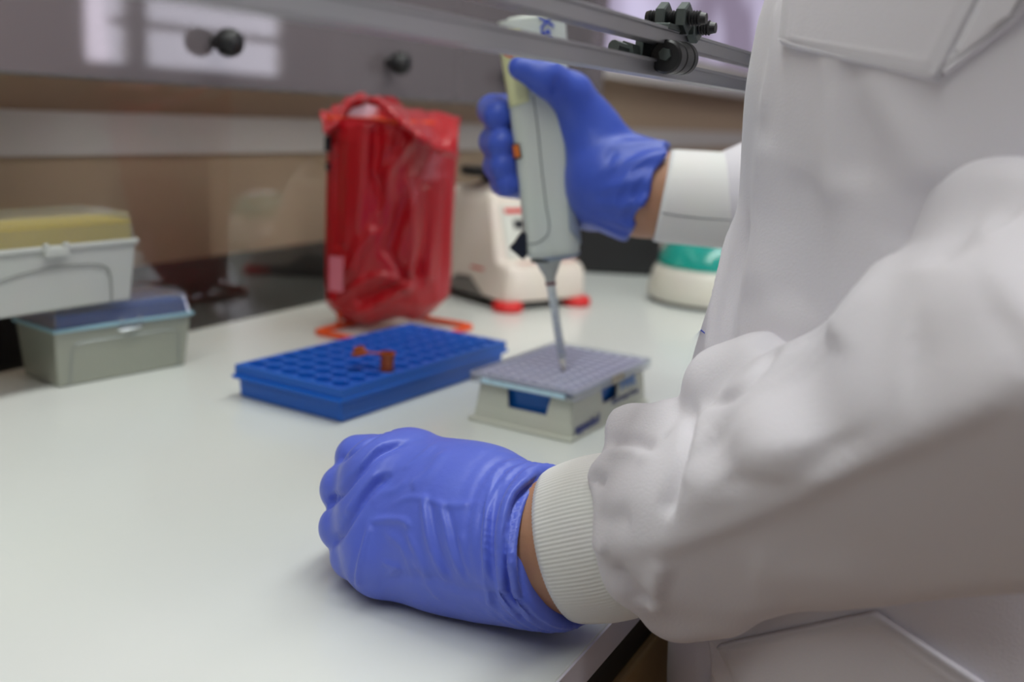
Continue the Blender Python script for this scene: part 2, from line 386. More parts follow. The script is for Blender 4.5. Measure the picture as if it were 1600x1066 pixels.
# housings of the two tube lamps
for X, lab in ((-.22, 'long white tube lamp on the ceiling right over the worktop'), (.62, 'long white tube lamp on the ceiling behind the person'), (1.75, 'long white tube lamp on the ceiling in the middle of the room')):
    lm = empty('tube_lamp', (X, .75 if X > 1 else .35, 1.45)); tag(lm, lab, 'lamp', 'ceiling tube lamps')
    MB().box(-.16, .16, -1.65, 1.65, .004, .05).build('lamp_housing', M_white, lm); MB().box(-.12, .12, -1.6, 1.6, .050, .095).build('mounting_rail', M_alu, lm)
struct('ceiling', MB().box(-1.1, 3.2, -3.2, 6.2, 1.55, 1.6), M_paint)

# ------------------------------------------------------------------ blue tube rack
def hole_plate(mb, x0, x1, y0, y1, nx, ny, r, zt, zb, seg=16):
    'top plate with round wells'
    cx = (x1-x0)/nx; cy = (y1-y0)/ny
    for i in range(nx):
        for j in range(ny):
            X = x0+cx*(i+.5); Y = y0+cy*(j+.5); sq = []; ci = []; cb = []
            for k in range(seg):
                a = 2*math.pi*(k+.5)/seg; c, s = math.cos(a), math.sin(a); t = 1/max(abs(c), abs(s))
                sq.append((X+c*t*cx/2, Y+s*t*cy/2, zt)); ci.append((X+c*r, Y+s*r, zt)); cb.append((X+c*r*.9, Y+s*r*.9, zb))
            v = sq+ci+cb; f = []
            for k in range(seg):
                l = (k+1) % seg; f.append((k, l, seg+l, seg+k)); f.append((seg+k, seg+l, 2*seg+l, 2*seg+k))
            f.append(tuple(range(2*seg, 3*seg))); mb.add(v, f)
def ring(mb, x0, x1, y0, y1, t, zt, z0=None):
    'flat frame around a plate'
    mb.box(x0-t, x1+t, y0-t, y0, z0, zt).box(x0-t, x1+t, y1, y1+t, z0, zt).box(x0-t, x0, y0, y1, z0, zt).box(x1, x1+t, y0, y1, z0, zt)
rack = empty('tube_rack', (-.4685, .6395, 0), R(85.5))
tag(rack, 'large blue plastic tube rack with rows of round wells, behind the near glove', 'rack')
L, Wd, H = .245, .119, .0290
b = MB().prism([(.003, 0), (L-.003, 0), (L-.001, H*.62), (.001, H*.62)], .002, Wd-.002, axis=1).build('lower_body', M_blue, rack, bevel=.003)
b = MB()
b.box(-.0035, L+.0035, -.001, Wd+.001, H*.60, H*.72)
b.build('flange', M_blue, rack, bevel=.0012)
b = MB(); hole_plate(b, .004, L-.004, .004, Wd-.004, 12, 6, .0078, H, H*.45, 20)
ring(b, .004, L-.004, .004, Wd-.004, .004, H, H*.70)
rk = b.build('well_plate', M_blue, rack, smooth=False)
b = MB()
for j in range(7): b.box(.004, L-.004, .004+j*.0185-.0006, .004+j*.0185+.0006, H, H+.0006)
b.build('grid_lines', mat('pale blue plastic', srgb(50, 100, 190), .4), rack)
# amber tube in a well
P = on_z(590, 577, H)
c0 = Matrix.Rotation(-R(85.5), 4, 'Z') @ (Vector(P)-Vector((-.4685, .6395, 0)))
cx = (L-.008)/12; cy = (Wd-.008)/6
ix = int((c0.x-.004)/cx); iy = int((c0.y-.004)/cy)
wc = Matrix.Translation((-.4685, .6395, 0)) @ Matrix.Rotation(R(85.5), 4, 'Z') @ Vector((.004+cx*(ix+.5), .004+cy*(iy+.5), 0))
tube = empty('microtube', (wc.x, wc.y, H-.015), R(-64))
tag(tube, 'amber microtube with open cap standing in the blue rack', 'tube')
TZ = .0305
autosmooth(MB().lathe([(.001, .0015), (.0035, .004), (.0056, .014), (.0060, TZ-.002), (.0072, TZ-.0018), (.0072, TZ), (.0052, TZ), (.0050, .014), (.002, .006)], 28, cap=False).build('tube_body', M_amber, tube))
b = MB().box(-.0018, .0018, -.019, -.0065, TZ-.0016, TZ-.0004); b.build('hinge_strap', M_amber, tube, bevel=.0003)
Mc = Matrix.Translation((0, -.0235, TZ-.0026)) @ Matrix.Rotation(R(10), 4, 'X')
autosmooth(MB().lathe([(.0074, -.0005), (.0076, 0), (.0076, .0014), (.0055, .0018), (.0050, .0060), (.0042, .0064), (.003, .0062), (.003, .002)], 28, Mc).build('cap', M_amber, tube))

# ------------------------------------------------------------------ PCR cooler box
cool = empty('cooler_box', (-.2975, .707, 0), R(87))
tag(cool, 'pale grey cooler box with a blue block and clear well lid under the pipette tip', 'box')
L, Wd = .150, .095
MB().box(0, L+.004, 0, Wd+.002, 0, .0035).build('base_flange', M_cool, cool, bevel=.0015)
def taper(mb, x0, x1, y0, y1, z0, z1, s):
    v = [(x0, y0, z0), (x1, y0, z0), (x1, y1, z0), (x0, y1, z0), (x0+s, y0+s, z1), (x1-s, y0+s, z1), (x1-s, y1-s, z1), (x0+s, y1-s, z1)]
    return mb.add(v, [(3, 2, 1, 0), (4, 5, 6, 7), (0, 1, 5, 4), (1, 2, 6, 5), (2, 3, 7, 6), (3, 0, 4, 7)])
def wall_cut(mb, o, u, n, W0, z0, z1, lean, c0, c1, cz0, s, t=.0025):
    'side wall standing on edge o+u*[0,W0], leaning inwards (n) with a trapezoid notch open at the top'
    o = Vector(o); u = Vector(u); n = Vector(n); P = [(0, z0), (W0, z0), (W0-lean, z1), (c1, z1), (c1-s, cz0), (c0+s, cz0), (c0, z1), (lean, z1)]
    v = []
    for k in (0, t):
        for a, z in P: v.append(o+u*a+n*(lean*(z-z0)/(z1-z0)+k)+Vector((0, 0, z)))
    N = 8; quads = [(0, 1, 4, 5), (1, 2, 3, 4), (5, 6, 7, 0)]
    f = [q for q in quads]+[tuple(i+N for i in reversed(q)) for q in quads]+[(i, i+N, (i+1) % N+N, (i+1) % N) for i in range(N)]
    mb.add(v, f)
b = MB(); x0, x1, y0, y1 = .005, L-.001, .003, Wd-.003
taper(b, x0-.001, x1+.001, y0-.001, y1+.001, .003, .0135, .0008)
wall_cut(b, (x0, y1, 0), (0, -1, 0), (1, 0, 0), y1-y0, .013, .034, .002, .027, .068, .0165, .003)
wall_cut(b, (x0, y0, 0), (1, 0, 0), (0, 1, 0), x1-x0, .013, .034, .002, .054, .090, .0180, .004)
wall_cut(b, (x1, y0, 0), (0, 1, 0), (-1, 0, 0), y1-y0, .013, .034, .002, .030, .066, .0165, .003)
wall_cut(b, (x1, y1, 0), (-1, 0, 0), (0, -1, 0), x1-x0, .013, .034, .002, .054, .090, .0180, .004)
b.build('housing', M_cool, cool, bevel=.0008)
MB().box(.013, L-.010, .010, Wd-.010, .0137, .0335).build('cooling_block', M_blue_d, cool, bevel=.001)
b = MB(); hole_plate(b, .006, L-.006, .005, Wd-.005, 12, 8, .0036, .0405, .0375, 12)
ring(b, .006, L-.006, .005, Wd-.005, .005, .0402, .0392)
b.build('well_grid', mat('violet grey film', srgb(186, 188, 212), .35), cool)
b = MB(); ring(b, .003, L-.003, .002, Wd-.002, .0032, .0425, .0338)
for i in range(8): b.box(-.0007, .0002, .008+i*.0112, .0088+i*.0112, .0342, .040)
lid = b.build('clear_lid', M_lid, cool, bevel=.0006)
MB().box(-.0004, .0001, .008, Wd-.010, .0345, .0385).build('blue_strip', mat('pale blue strip', srgb(190, 222, 240), .4), cool)
def on_side(x, z, size, body, m, nm, bold=0):
    M = Matrix.Translation((x, y0-.0009+ .002*max(0, (z-.013))/.021 - (.0012 if z < .013 else 0), z)) @ Matrix.Rotation(R(84), 4, 'X')
    return text(nm, body, size, m, M, cool, bold=bold)
on_side(.0085, .0055, .0105, 'eppendorf', M_inkn, 'lettering', .0002)
on_side(.094, .0225, .0150, 'VWR', M_inkl, 'lettering', .0003)
on_side(.078, .0135, .0070, 'PCR-Cooler 0.2 mL', M_inkn, 'lettering')
# label on the lid
MB().box(.066, .090, -.0016, -.0012, .0345, .0415).build('paper_label', mat('beige label', srgb(176, 168, 150), .6), cool)

# ------------------------------------------------------------------ tip boxes on the left
def tip_box(name, loc, rz, L, Wd, H1, H2, mb_base, mb_lid, m_rack, label, rack_lo):
    t = empty(name, loc, rz); tag(t, label, 'box')
    b = MB(); s = .004
    # base: x along front (length L), y to the back, walls as a thin shell
    def shell(x0, x1, y0, y1, z0, z1, sl, th, closed_top):
        v = [(x0+sl*.0, y0, z0), (x1, y0, z0), (x1, y1, z0), (x0, y1, z0)]
        lo = [(x0+sl, y0+sl, z0), (x1-sl, y0+sl, z0), (x1-sl, y1-sl, z0), (x0+sl, y1-sl, z0)]
        hi = [(x0, y0, z1), (x1, y0, z1), (x1, y1, z1), (x0, y1, z1)]
        return lo+hi
    q = shell(0, L, 0, Wd, 0, H1, s, .001, False)
    b.add(q, [(3, 2, 1, 0), (0, 1, 5, 4), (1, 2, 6, 5), (2, 3, 7, 6), (3, 0, 4, 7)])
    base = b.build('base', mb_base, t, bevel=.0025)
    sd = base.modifiers.new('solid', 'SOLIDIFY'); sd.thickness = .0012; sd.offset = -1
    MB().box(-.0015, L+.0015, -.0015, Wd+.0015, H1-.0015, H1+.0025).build('rim', mb_base if m_rack is M_yel else mb_lid, t, bevel=.001) if m_rack is M_yel else None
    if m_rack is not M_yel:
        b = MB(); ring(b, 0, L, 0, Wd, .0018, H1+.0022, H1-.001); b.build('rim', mat('pale blue rim', srgb(150, 190, 205), .4), t, bevel=.0006)
    b = MB(); hole_plate(b, .003, L-.003, .003, Wd-.003, 12, 8, .003, H1+rack_lo, H1+rack_lo-.002, 8)
    b.box(.003, L-.003, .003, .0042, H1-.010, H1+rack_lo-.0001); b.box(L-.0042, L-.003, .003, Wd-.003, H1-.010, H1+rack_lo-.0001)
    b.box(.003, .0042, .003, Wd-.003, H1-.010, H1+rack_lo-.0001)
    b.build('tip_rack', m_rack, t)
    sl = .0035; v = [(0, 0, H1+.0025), (L, 0, H1+.0025), (L, Wd, H1+.0025), (0, Wd, H1+.0025), (sl, sl, H2), (L-sl, sl, H2), (L-sl, Wd-sl, H2), (sl, Wd-sl, H2)]
    ld = MB().add(v, [(4, 5, 6, 7), (0, 1, 5, 4), (1, 2, 6, 5), (2, 3, 7, 6), (3, 0, 4, 7)]).build('lid', mb_lid, t, bevel=.0022)
    sd = ld.modifiers.new('solid', 'SOLIDIFY'); sd.thickness = .001; sd.offset = -1
    # latch and embossed panel outline
    cxm = L*.52
    MB().box(cxm-.011, cxm+.011, -.004, -.0005, H1-.006, H1+.001).box(cxm-.011, cxm-.007, -.004, -.0005, H1+.001, H1+.005).box(cxm+.007, cxm+.011, -.004, -.0005, H1+.001, H1+.005).build('latch', mb_lid if m_rack is not M_yel else mb_base, t, bevel=.0006)
    # embossed arch on the front
    def fy(z): return s*(1-z/H1)-.0006
    if m_rack is M_yel:
        pts = [(L*.22, .030), (L*.30, .0335), (L*.45, .0365), (L*.65, .037), (L*.78, .0345), (L*.835, .027), (L*.85, .010), (L*.85, .001)]
        MB().tube([(x, fy(z), z) for x, z in [tuple(p) for p in dense(pts, 6)]], .0009, 6).build('embossed_arch', M_greyp_l, t)
    else:
        pts = [(L*.10, .001), (L*.11, H1-.018), (L*.14, H1-.0125), (L*.2, H1-.0115), (L*.8, H1-.0115), (L*.87, H1-.0125), (L*.90, H1-.018), (L*.91, .001)]
        MB().tube([(x, fy(z), z) for x, z in pts], .0008, 6).build('embossed_arch', mb_lid, t)
    MB().box(.006, .009, -.0012, .0005, H1-.03, H1-.002)
    return t
M_greyp_l = mat('soft grey', srgb(150, 152, 148), .6)
M_tipw = mat('grey white plastic', srgb(190, 192, 188), .5)
M_yellowlid = glassy('clear yellowish plastic', (.95, .95, .90), .15, body=.12, bodycol=(.75, .73, .62), boost=.7)
ang = math.atan2(.132, .024)
tip_box('tip_box', (-.7160, .574, 0), ang, .134, .066, .050, .0700, M_frost, M_lid, M_blue_d, 'frosted tip box with a blue insert standing on the worktop, under the white box', .013)
tip_box('tip_box', (-.7060, .478, .0712), R(86.5), .168, .072, .0520, .0780, M_tipw, M_yellowlid, M_yel, 'white tip box with yellow insert and clear lid, topmost of the two at far left', .019)

# ------------------------------------------------------------------ red biohazard bag on its wire stand
stand = empty('bag_stand', (-.625, .96, 0)); tag(stand, 'orange wire stand holding the red bag, behind the blue rack', 'stand')
bx0, bx1, by0, by1 = -.690, -.575, .885, 1.030
def rrect(x0, x1, y0, y1, r, z, k=6):
    out = []
    for cx_, cy_, a0 in ((x1-r, y1-r, 0), (x0+r, y1-r, 90), (x0+r, y0+r, 180), (x1-r, y0+r, 270)):
        for i in range(k+1):
            a = R(a0+90*i/k); out.append((cx_+r*math.cos(a), cy_+r*math.sin(a), z))
    return out
wchild(MB().tube(rrect(bx0+.004, bx1+.006, by0, by1, .008, .0035), .0035, 10, closed=True), 'base_loop', M_orange, stand, smooth=True)
wchild(MB().tube(rrect(bx0+.007, bx1-.011, by0+.006, by1-.018, .010, .2345), .0022, 10, closed=True), 'top_loop', M_orange, stand, smooth=True)
for y in (by0+.04, by1-.04):
    wchild(MB().tube([(bx0+.0065, y, .0035), (bx0+.0065, y, .2355)], .0025, 10), 'upright', M_orange, stand, smooth=True)
bag = empty('biohazard_bag', (-.63, .96, .012)); tag(bag, 'translucent red waste bag hanging open from the orange wire stand', 'bag')
def bag_mesh():
    V = []; F = []; n = 260; rows = 110
    BC = np.array([-.642, .953, 0.]); bh = np.array([RIGHT[0], RIGHT[1], 0]); bh /= np.linalg.norm(bh); bd = np.array([-bh[1], bh[0], 0])
    for j in range(rows+1):
        t = j/rows; q = min(1, t/.10); mixt = min(1, max(0, (t-.0)/.9))**.8
        for k in range(n):
            a = 2*math.pi*k/n; ca, sa = math.cos(a), math.sin(a); e = .40
            ux = abs(ca)**e*math.copysign(1, ca); uy = abs(sa)**e*math.copysign(1, sa)
            top = np.array([-.634+ux*.052, .951+uy*.064, 0])
            # limp lower end: a flat pillow facing the room
            dv_ = np.array([ca, sa, 0]); cu = dv_@bh; cv = dv_@bd
            low = np.array([-.655, .962, 0])+bh*.009+bh*(.071*(abs(cu)**.8)*math.copysign(1, cu))*(.62+.38*q)+bd*(.034*cv)*math.sqrt(.05+.95*q)
            P = low*(1-mixt)+top*mixt
            side = (P-BC)@bh
            zb = .007+.15*max(0, side+.02)*(1 if cv < 0 else .8)+.004*math.sin(5*a)
            far = max(0, math.cos(a-2.45)); zt = .2345+.028*far**3+.002*math.sin(7*a)
            z = zb+(zt-zb)*t
            dd = .0022*math.sin(6*a-4*t+1)*(1-t*.3)+.0007*math.sin(13*a+7*t+2*math.sin(5*t))+.0002*math.sin(31*a-9*t)
            V.append((P[0]+ca*dd, P[1]+sa*dd, z))
    for j in range(rows):
        for k in range(n): k2 = (k+1) % n; F.append((j*n+k, j*n+k2, (j+1)*n+k2, (j+1)*n+k))
    F.append(tuple(range(n))[::-1]); V = np.array(V)
    # creases on the side towards the room
    Q = V-CAMP; dep = Q@FWD; X = 800+FPX*(Q@RIGHT)/dep; Y = 533-FPX*(Q@UP)/dep
    C3 = V.mean(0); rad = V-C3; rad[:, 2] = 0; rad /= np.linalg.norm(rad, axis=1)[:, None]+1e-9
    front = (rad@FWD) < .25
    for pts, w, am in [([(574, 200), (572, 244), (566, 300), (561, 352), (553, 420)], 5, .006), ([(587, 210), (588, 270), (596, 310), (588, 350)], 7, -.009),
                       ([(655, 200), (640, 225), (612, 265), (600, 315), (577, 367), (540, 430)], 6, .007), ([(700, 205), (672, 245), (640, 300), (622, 340), (606, 390)], 8, -.009),
                       ([(640, 290), (646, 340), (648, 390), (640, 440)], 5, .007), ([(662, 300), (664, 350), (660, 400), (650, 440)], 6, -.008), ([(690, 280), (680, 350), (672, 430)], 5, .005),
                       ([(530, 230), (528, 300), (530, 380)], 6, -.005), ([(522, 470), (560, 445), (600, 432), (640, 450)], 5, .006), ([(560, 490), (600, 470), (650, 440)], 4, .005), ([(560, 470), (600, 452), (630, 440)], 4, -.006),
                       ([(545, 200), (545, 300), (538, 380)], 5, .004), ([(620, 200), (600, 240), (590, 270)], 5, .004), ([(610, 400), (628, 425), (640, 440)], 4, -.006)]:
        q = dense(pts, 10); d2 = np.full(len(V), 1e9)
        for p in q: d2 = np.minimum(d2, (X-p[0])**2+(Y-p[1])**2)
        V += -np.array([FWD[0], FWD[1], 0])*(am*np.exp(-d2/(2*w*w))*front)[:, None]
    return V, F
V, F = bag_mesh()
o = mesh_obj('bag_body', V, F, M_film, bag, world=True)
# turned-over rim: ruffled flap on the near right side and a small tab at the left
def flap(top, bot, nm, nu=60, nv=12):
    T = np.array([at(*p) for p in top]); B = np.array([at(*p) for p in bot]); V = []; F = []
    def samp(P, t): x = t*(len(P)-1); i = min(int(x), len(P)-2); f = x-i; f = f*f*(3-2*f); return P[i]*(1-f)+P[i+1]*f
    for i in range(nv+1):
        v = i/nv
        for j in range(nu+1):
            u = j/nu; p = samp(T, u)*(1-v)+samp(B, u)*v
            bul = .005*math.sin(math.pi*v)+.0022*math.sin(u*26+4*v)*(1-v*.3)+.0014*math.sin(u*47-5*v)+.0012*math.sin(9*v+u*8)
            V.append(p-FWD*bul+UP*(.0016*math.sin(u*31)*(1-v)))
    for i in range(nv):
        for j in range(nu): k = i*(nu+1)+j; F.append((k, k+1, k+nu+2, k+nu+1))
    o = mesh_obj(nm, V, F, M_film, bag, world=True); sd = o.modifiers.new('solid', 'SOLIDIFY'); sd.thickness = .0009; return o
flap([(560, 149, 1.10), (590, 152, 1.09), (628, 168, 1.12), (665, 174, 1.13), (720, 182, 1.11)], [(556, 158, 1.07), (590, 166, 1.03), (640, 200, 1.01), (676, 226, 1.03), (713, 244, 1.06)], 'folded_rim')
flap([(501, 178, 1.09), (520, 168, 1.11), (545, 152, 1.13), (562, 146, 1.14), (575, 150, 1.15)], [(508, 205, 1.07), (524, 200, 1.065), (535, 178, 1.09), (555, 163, 1.12), (590, 158, 1.13)], 'folded_rim')
rp = [at(x, y, d) for x, y, d in [(506, 206, 1.065), (522, 196, 1.065), (538, 176, 1.08), (560, 160, 1.065), (590, 160, 1.03), (615, 180, 1.015), (640, 202, 1.005), (676, 229, 1.02), (714, 244, 1.055)]]
rp = dense([tuple(p) for p in rp], 10)
wchild(MB().tube(rp, [.0034+.0012*math.sin(i*.7)+.0006*math.sin(i*1.9) for i in range(len(rp))], 10), 'rolled_edge', M_film, bag, smooth=True)
# black print seen edge-on at the left of the bag, and the pale patch low down
b = MB(); b.box(-.677, -.669, .8850, .8860, .200, .216).box(-.676, -.670, .8865, .8875, .180, .188)
wchild(b, 'printed_mark', M_ink, bag)
wchild(MB().box(-.668, -.650, .8850, .8856, .052, .090), 'pale_patch', mat('pink label', srgb(205, 110, 125), .5), bag)

# ------------------------------------------------------------------ vortex mixer
e1 = math.atan2(.128, .061)
vx = empty('vortex_mixer', (-.584, 1.142, 0), e1)
tag(vx, 'cream vortex mixer with red feet and sloping front, behind the pipette', 'mixer')
VW = .140
prof = [(.002, .012), (.000, .020), (.000, .050), (.006, .058), (.030, .064), (.058, .140), (.064, .148), (.075, .151), (.150, .151), (.165, .146), (.176, .120), (.184, .030), (.184, .012), (.150, .014), (.12, .034), (.085, .036), (.05, .014)]
b = MB(); n = len(prof)
xs = [(0, .010), (.006, .002), (.014, 0), (VW-.014, 0), (VW-.006, .002), (VW, .010)]
def vshape(prof, xs, topin=.012):
    v = []; f = []; n = len(prof)
    for x, ins in xs:
        for y, z in prof:
            yc, zc = .092, .07; k = 1-ins/.09
            xx = x+(topin*(z/.15) if x < VW/2 else -topin*(z/.15))
            v.append((xx, yc+(y-yc)*k, .012+(z-.012)*(1-ins/.15)))
    for i in range(len(xs)-1):
        for j in range(n): f.append((i*n+j, i*n+(j+1) % n, (i+1)*n+(j+1) % n, (i+1)*n+j))
    f.append(tuple(range(n))); f.append(tuple(range((len(xs)-1)*n, len(xs)*n))[::-1]); return v, f
v, f = vshape(prof, xs); o = b.add(v, f).build('housing', M_cream, vx, bevel=.004); autosmooth(o, 60)
o.modifiers['bevel'].segments = 4
MB().prism([(.02, .006), (.02, .016), (.17, .016), (.17, .006)], .012, VW-.012, axis=0).build('underside', M_black, vx)
MB().prism([(.050, .012), (.085, .033), (.12, .031), (.150, .012)], .002, .006, axis=0).build('side_arch', M_greyp, vx)
for x, y in ((.012, .012), (VW-.012, .012), (.012, .170), (VW-.012, .170)):
    MB().lathe([(.017, 0), (.020, .002), (.020, .009), (.016, .013)], 24, Matrix.Translation((x, y, 0))).build('foot', M_redrub, vx, smooth=True)
# sloping panel details: lie on the slope from (.030,.064) to (.058,.140)
sl = Vector((0, .028, .076)).normalized()
def on_panel(u0, u1, s0, s1, m, nm, lift=.0012, r=0):
    M = frame(Vector((0, .030, .064))+Vector((0, -lift, lift*.3)), (1, 0, 0), sl)
    return MB().box(u0, u1, s0, s1, -.0008, .0008, M).build(nm, m, vx, bevel=.0004)
on_panel(.022, VW-.022, .0, .072, mat('white panel', srgb(214, 216, 206), .4), 'control_panel', .001)
on_panel(.028, VW-.028, .061, .067, M_redrub, 'red_stripe', .0022)
on_panel(.040, .075, .040, .052, M_ink, 'display', .0022)
on_panel(.045, .055, .026, .030, M_redrub, 'red_mark', .0022)
MB().box(.022, .062, .006, .009, .0620, .0632).box(.082, .122, .006, .009, .0620, .0632).build('front_lettering', mat('faded red ink', srgb(214, 150, 140), .6), vx)
MB().box(-.0004, .0004, 0, .028, 0, .0035, frame((.0042, .058, .046), (1, 0, 0), (0, 1, 0))).build('red_marking', M_redrub, vx)
autosmooth(MB().lathe([(.040, .150), (.038, .156), (.022, .159), (.012, .160)], 32, Matrix.Translation((VW/2-.01, .10, 0))).build('collar', M_cream, vx))
autosmooth(MB().lathe([(.009, .158), (.009, .166), (.036, .1665), (.038, .1685), (.038, .176), (.036, .178), (.004, .178)], 32, Matrix.Translation((VW/2-.034, .10, 0))).build('shaker_head', M_black, vx))

# ------------------------------------------------------------------ mini centrifuge
M_cream2 = mat('warm white plastic', srgb(214, 212, 200), .4)
ce = empty('mini_centrifuge', (-.402, 1.425, 0)); tag(ce, 'small white centrifuge with teal lid at the coat edge, right of the mixer', 'centrifuge')
autosmooth(MB().lathe([(.084, 0), (.086, .002), (.086, .0055)], 48).build('base_ring', M_black, ce))
autosmooth(MB().lathe([(.086, .0055), (.089, .012), (.0885, .020), (.0825, .044), (.078, .051), (.070, .053)], 48).build('housing', M_cream2, ce), 50)
autosmooth(MB().lathe([(.076, .0532), (.075, .066), (.066, .080), (.050, .088), (.030, .092), (.001, .093)], 48, cap=False).build('lid', M_teal, ce), 60)
autosmooth(MB().lathe([(.030, .0625), (.045, .066), (.045, .070), (.020, .074), (.012, .080)], 32).build('rotor', M_black, ce), 60)
# black instruments further back
bk = empty('heating_block', (-.640, 1.545, 0), R(26)); tag(bk, 'black boxy instrument in the shadow between mixer and centrifuge', 'instrument')
MB().box(-.06, .115, 0, .12, .004, .078).build('housing', M_black, bk, bevel=.006)
MB().box(-.035, .085, .02, .10, .0785, .086).build('lid', M_dark, bk, bevel=.002)
MB().box(-.05, .105, .01, .11, 0, .004).build('foot', M_black, bk)
dk = empty('power_adapter', (-.742, 1.33, 0), R(62)); tag(dk, 'dark navy power unit standing between the red bag and the mixer', 'power unit')
MB().box(-.03, .06, 0, .04, 0, .075).build('housing', M_navy, dk, bevel=.004)
MB().box(-.02, .05, -.001, 0, .02, .055).build('front_plate', M_black, dk, bevel=.0004)
# ------------------------------------------------------------------ electronic pipette held in the far hand
NB = at(864, 398, .838); NT = at(829, 24, .800)
AX = (NT-NB); PLEN = float(np.linalg.norm(AX)); AX /= PLEN
PU = RIGHT-AX*(RIGHT@AX); PU /= np.linalg.norm(PU); PV = np.cross(AX, PU); PV /= np.linalg.norm(PV)   # PU right, PV away from the camera
if PV@FWD < 0: PV = -PV
pip = empty('electronic_pipette', tuple(NB)); tag(pip, 'pale grey electronic pipette held upright in the far gloved hand', 'pipette')
def P3(u, v, s): return NB+PU*u+PV*v+AX*s
def pl(px, py, v=-.021):
    'pipette coordinates (u, s) of a photo pixel on the plane v'
    o = NB+PV*v; r = ray(px, py); t = ((o-CAMP)@PV)/(r@PV); q = CAMP+r*t-o; return q@PU, q@AX
prof = [(0, .0195, .016), (.0015, .0212, .0185), (.006, .0222, .0195), (.03, .0222, .0205), (.08, .0228, .021), (.13, .0240, .021), (.165, .0262, .0215), (.185, .0268, .021), (PLEN-.012, .0262, .020), (PLEN-.005, .0235, .017), (PLEN-.001, .0175, .012), (PLEN, .009, .006)]
def sect(hu, hv, k=40, e=.5):
    out = []
    for i in range(k):
        a = 2*math.pi*i/k; c, s = math.cos(a), math.sin(a); out.append((hu*abs(c)**e*math.copysign(1, c), hv*abs(s)**e*math.copysign(1, s)))
    return out
def ploft(prof, e=.5, k=40, grow=0, uc=0):
    V = []; F = []
    for s, hu, hv in prof:
        for u, v in sect(hu+grow, hv+grow, k, e): V.append(P3(u+uc, v, s))
    for i in range(len(prof)-1):
        for j in range(k): j2 = (j+1) % k; F.append((i*k+j, i*k+j2, (i+1)*k+j2, (i+1)*k+j))
    F.append(tuple(range(k))[::-1]); F.append(tuple(range((len(prof)-1)*k, len(prof)*k))); return V, F
b = MB().add(*ploft(prof)); autosmooth(wchild(b, 'body', M_pip, pip), 50)
# yellow left cover near the top: follows the body surface
def surf_v(u, s, off=.0004):
    hu = np.interp(s, [p[0] for p in prof], [p[1] for p in prof]); hv = np.interp(s, [p[0] for p in prof], [p[2] for p in prof])
    return -(hv*(max(0, 1-abs(min(abs(u)/hu, .999))**4))**.25)-off
def ppatch(pix, m, nm, off=.0005, nu=10, ns=14, clampu=None):
    'quad patch wrapped on the front face; pix = 4 photo corners TL,TR,BR,BL'
    c = [pl(*p) for p in pix]; V = []; F = []
    for i in range(ns+1):
        for j in range(nu+1):
            a, bb = j/nu, i/ns
            u = (c[0][0]*(1-a)+c[1][0]*a)*(1-bb)+(c[3][0]*(1-a)+c[2][0]*a)*bb; s = (c[0][1]*(1-a)+c[1][1]*a)*(1-bb)+(c[3][1]*(1-a)+c[2][1]*a)*bb
            s = min(max(s, .001), PLEN-.004); hu = np.interp(s, [p[0] for p in prof], [p[1] for p in prof]); u = min(max(u, -hu*.985), hu*.985)
            V.append(P3(u*(1+off/.02), surf_v(u, s, off), s))
    for i in range(ns):
        for j in range(nu): q = i*(nu+1)+j; F.append((q, q+1, q+nu+2, q+nu+1))
    o = mesh_obj(nm, V, F, m, pip, world=True); sd = o.modifiers.new('solid', 'SOLIDIFY'); sd.thickness = .0004; return o
ppatch([(776, 44), (812, 40), (828, 158), (786, 172)], M_pipy, 'yellow_cover')
def pline(pts, r, m, nm, off=.0002):
    q = [pl(*p) for p in dense(pts, 6)]; return wchild(MB().tube([P3(u, surf_v(u, s, off), s) for u, s in q], r, 6), nm, m, pip)
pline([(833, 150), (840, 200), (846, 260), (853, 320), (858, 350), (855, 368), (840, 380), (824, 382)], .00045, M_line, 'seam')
# ribbed rubber strip down the right side
strip_pix = [(877, 176), (893, 176), (908, 384), (888, 360)]
ppatch(strip_pix, M_pipd, 'grip_strip', .0009, 6, 20)
for k in range(22):
    t = .12+.8*k/22; a = np.array(strip_pix[0])*(1-t)+np.array(strip_pix[3])*t; c = np.array(strip_pix[1])*(1-t)+np.array(strip_pix[2])*t
    pline([a+(c-a)*.45+(0, 1), a+(c-a)*.98+(0, -3)], .00085, M_pipd, 'grip_rib', .0012)
ppatch([(797, 226), (813, 224), (817, 247), (800, 251)], M_ink, 'label_edge', .0008, 4, 4)
ppatch([(798.5, 228), (812, 226), (815.5, 245), (801, 249)], M_label, 'orange_label', .0012, 4, 4)
for q in ([(802, 232), (808, 231)], [(804, 239), (808, 242), (806, 245)], [(803, 235), (806, 238)]): pline(q, .0004, M_ink, 'label_print', .0016)
# lettering running down the top of the body
def ptext(body, px0, py0, size, m, rot, nm):
    u, s = pl(px0, py0); M = frame(P3(u, -.0222, s), PU*math.cos(rot)+AX*math.sin(rot), -PU*math.sin(rot)+AX*math.cos(rot))
    t = text(nm, body, size, m, M, pip, extrude=.0003, bold=.0002); t.matrix_parent_inverse = Matrix.Translation(pip.location).inverted(); return t
ptext('Xstream', 842, 24, .0150, M_inkb, R(-88), 'lettering')
for q in ([(788, 76), (794, 84)], [(795, 77), (789, 85)], [(791, 87), (800, 89)], [(797, 83), (802, 88)], [(801, 118), (806, 124)]): pline(q, .0007, M_inkr, 'red_marking', .0012)
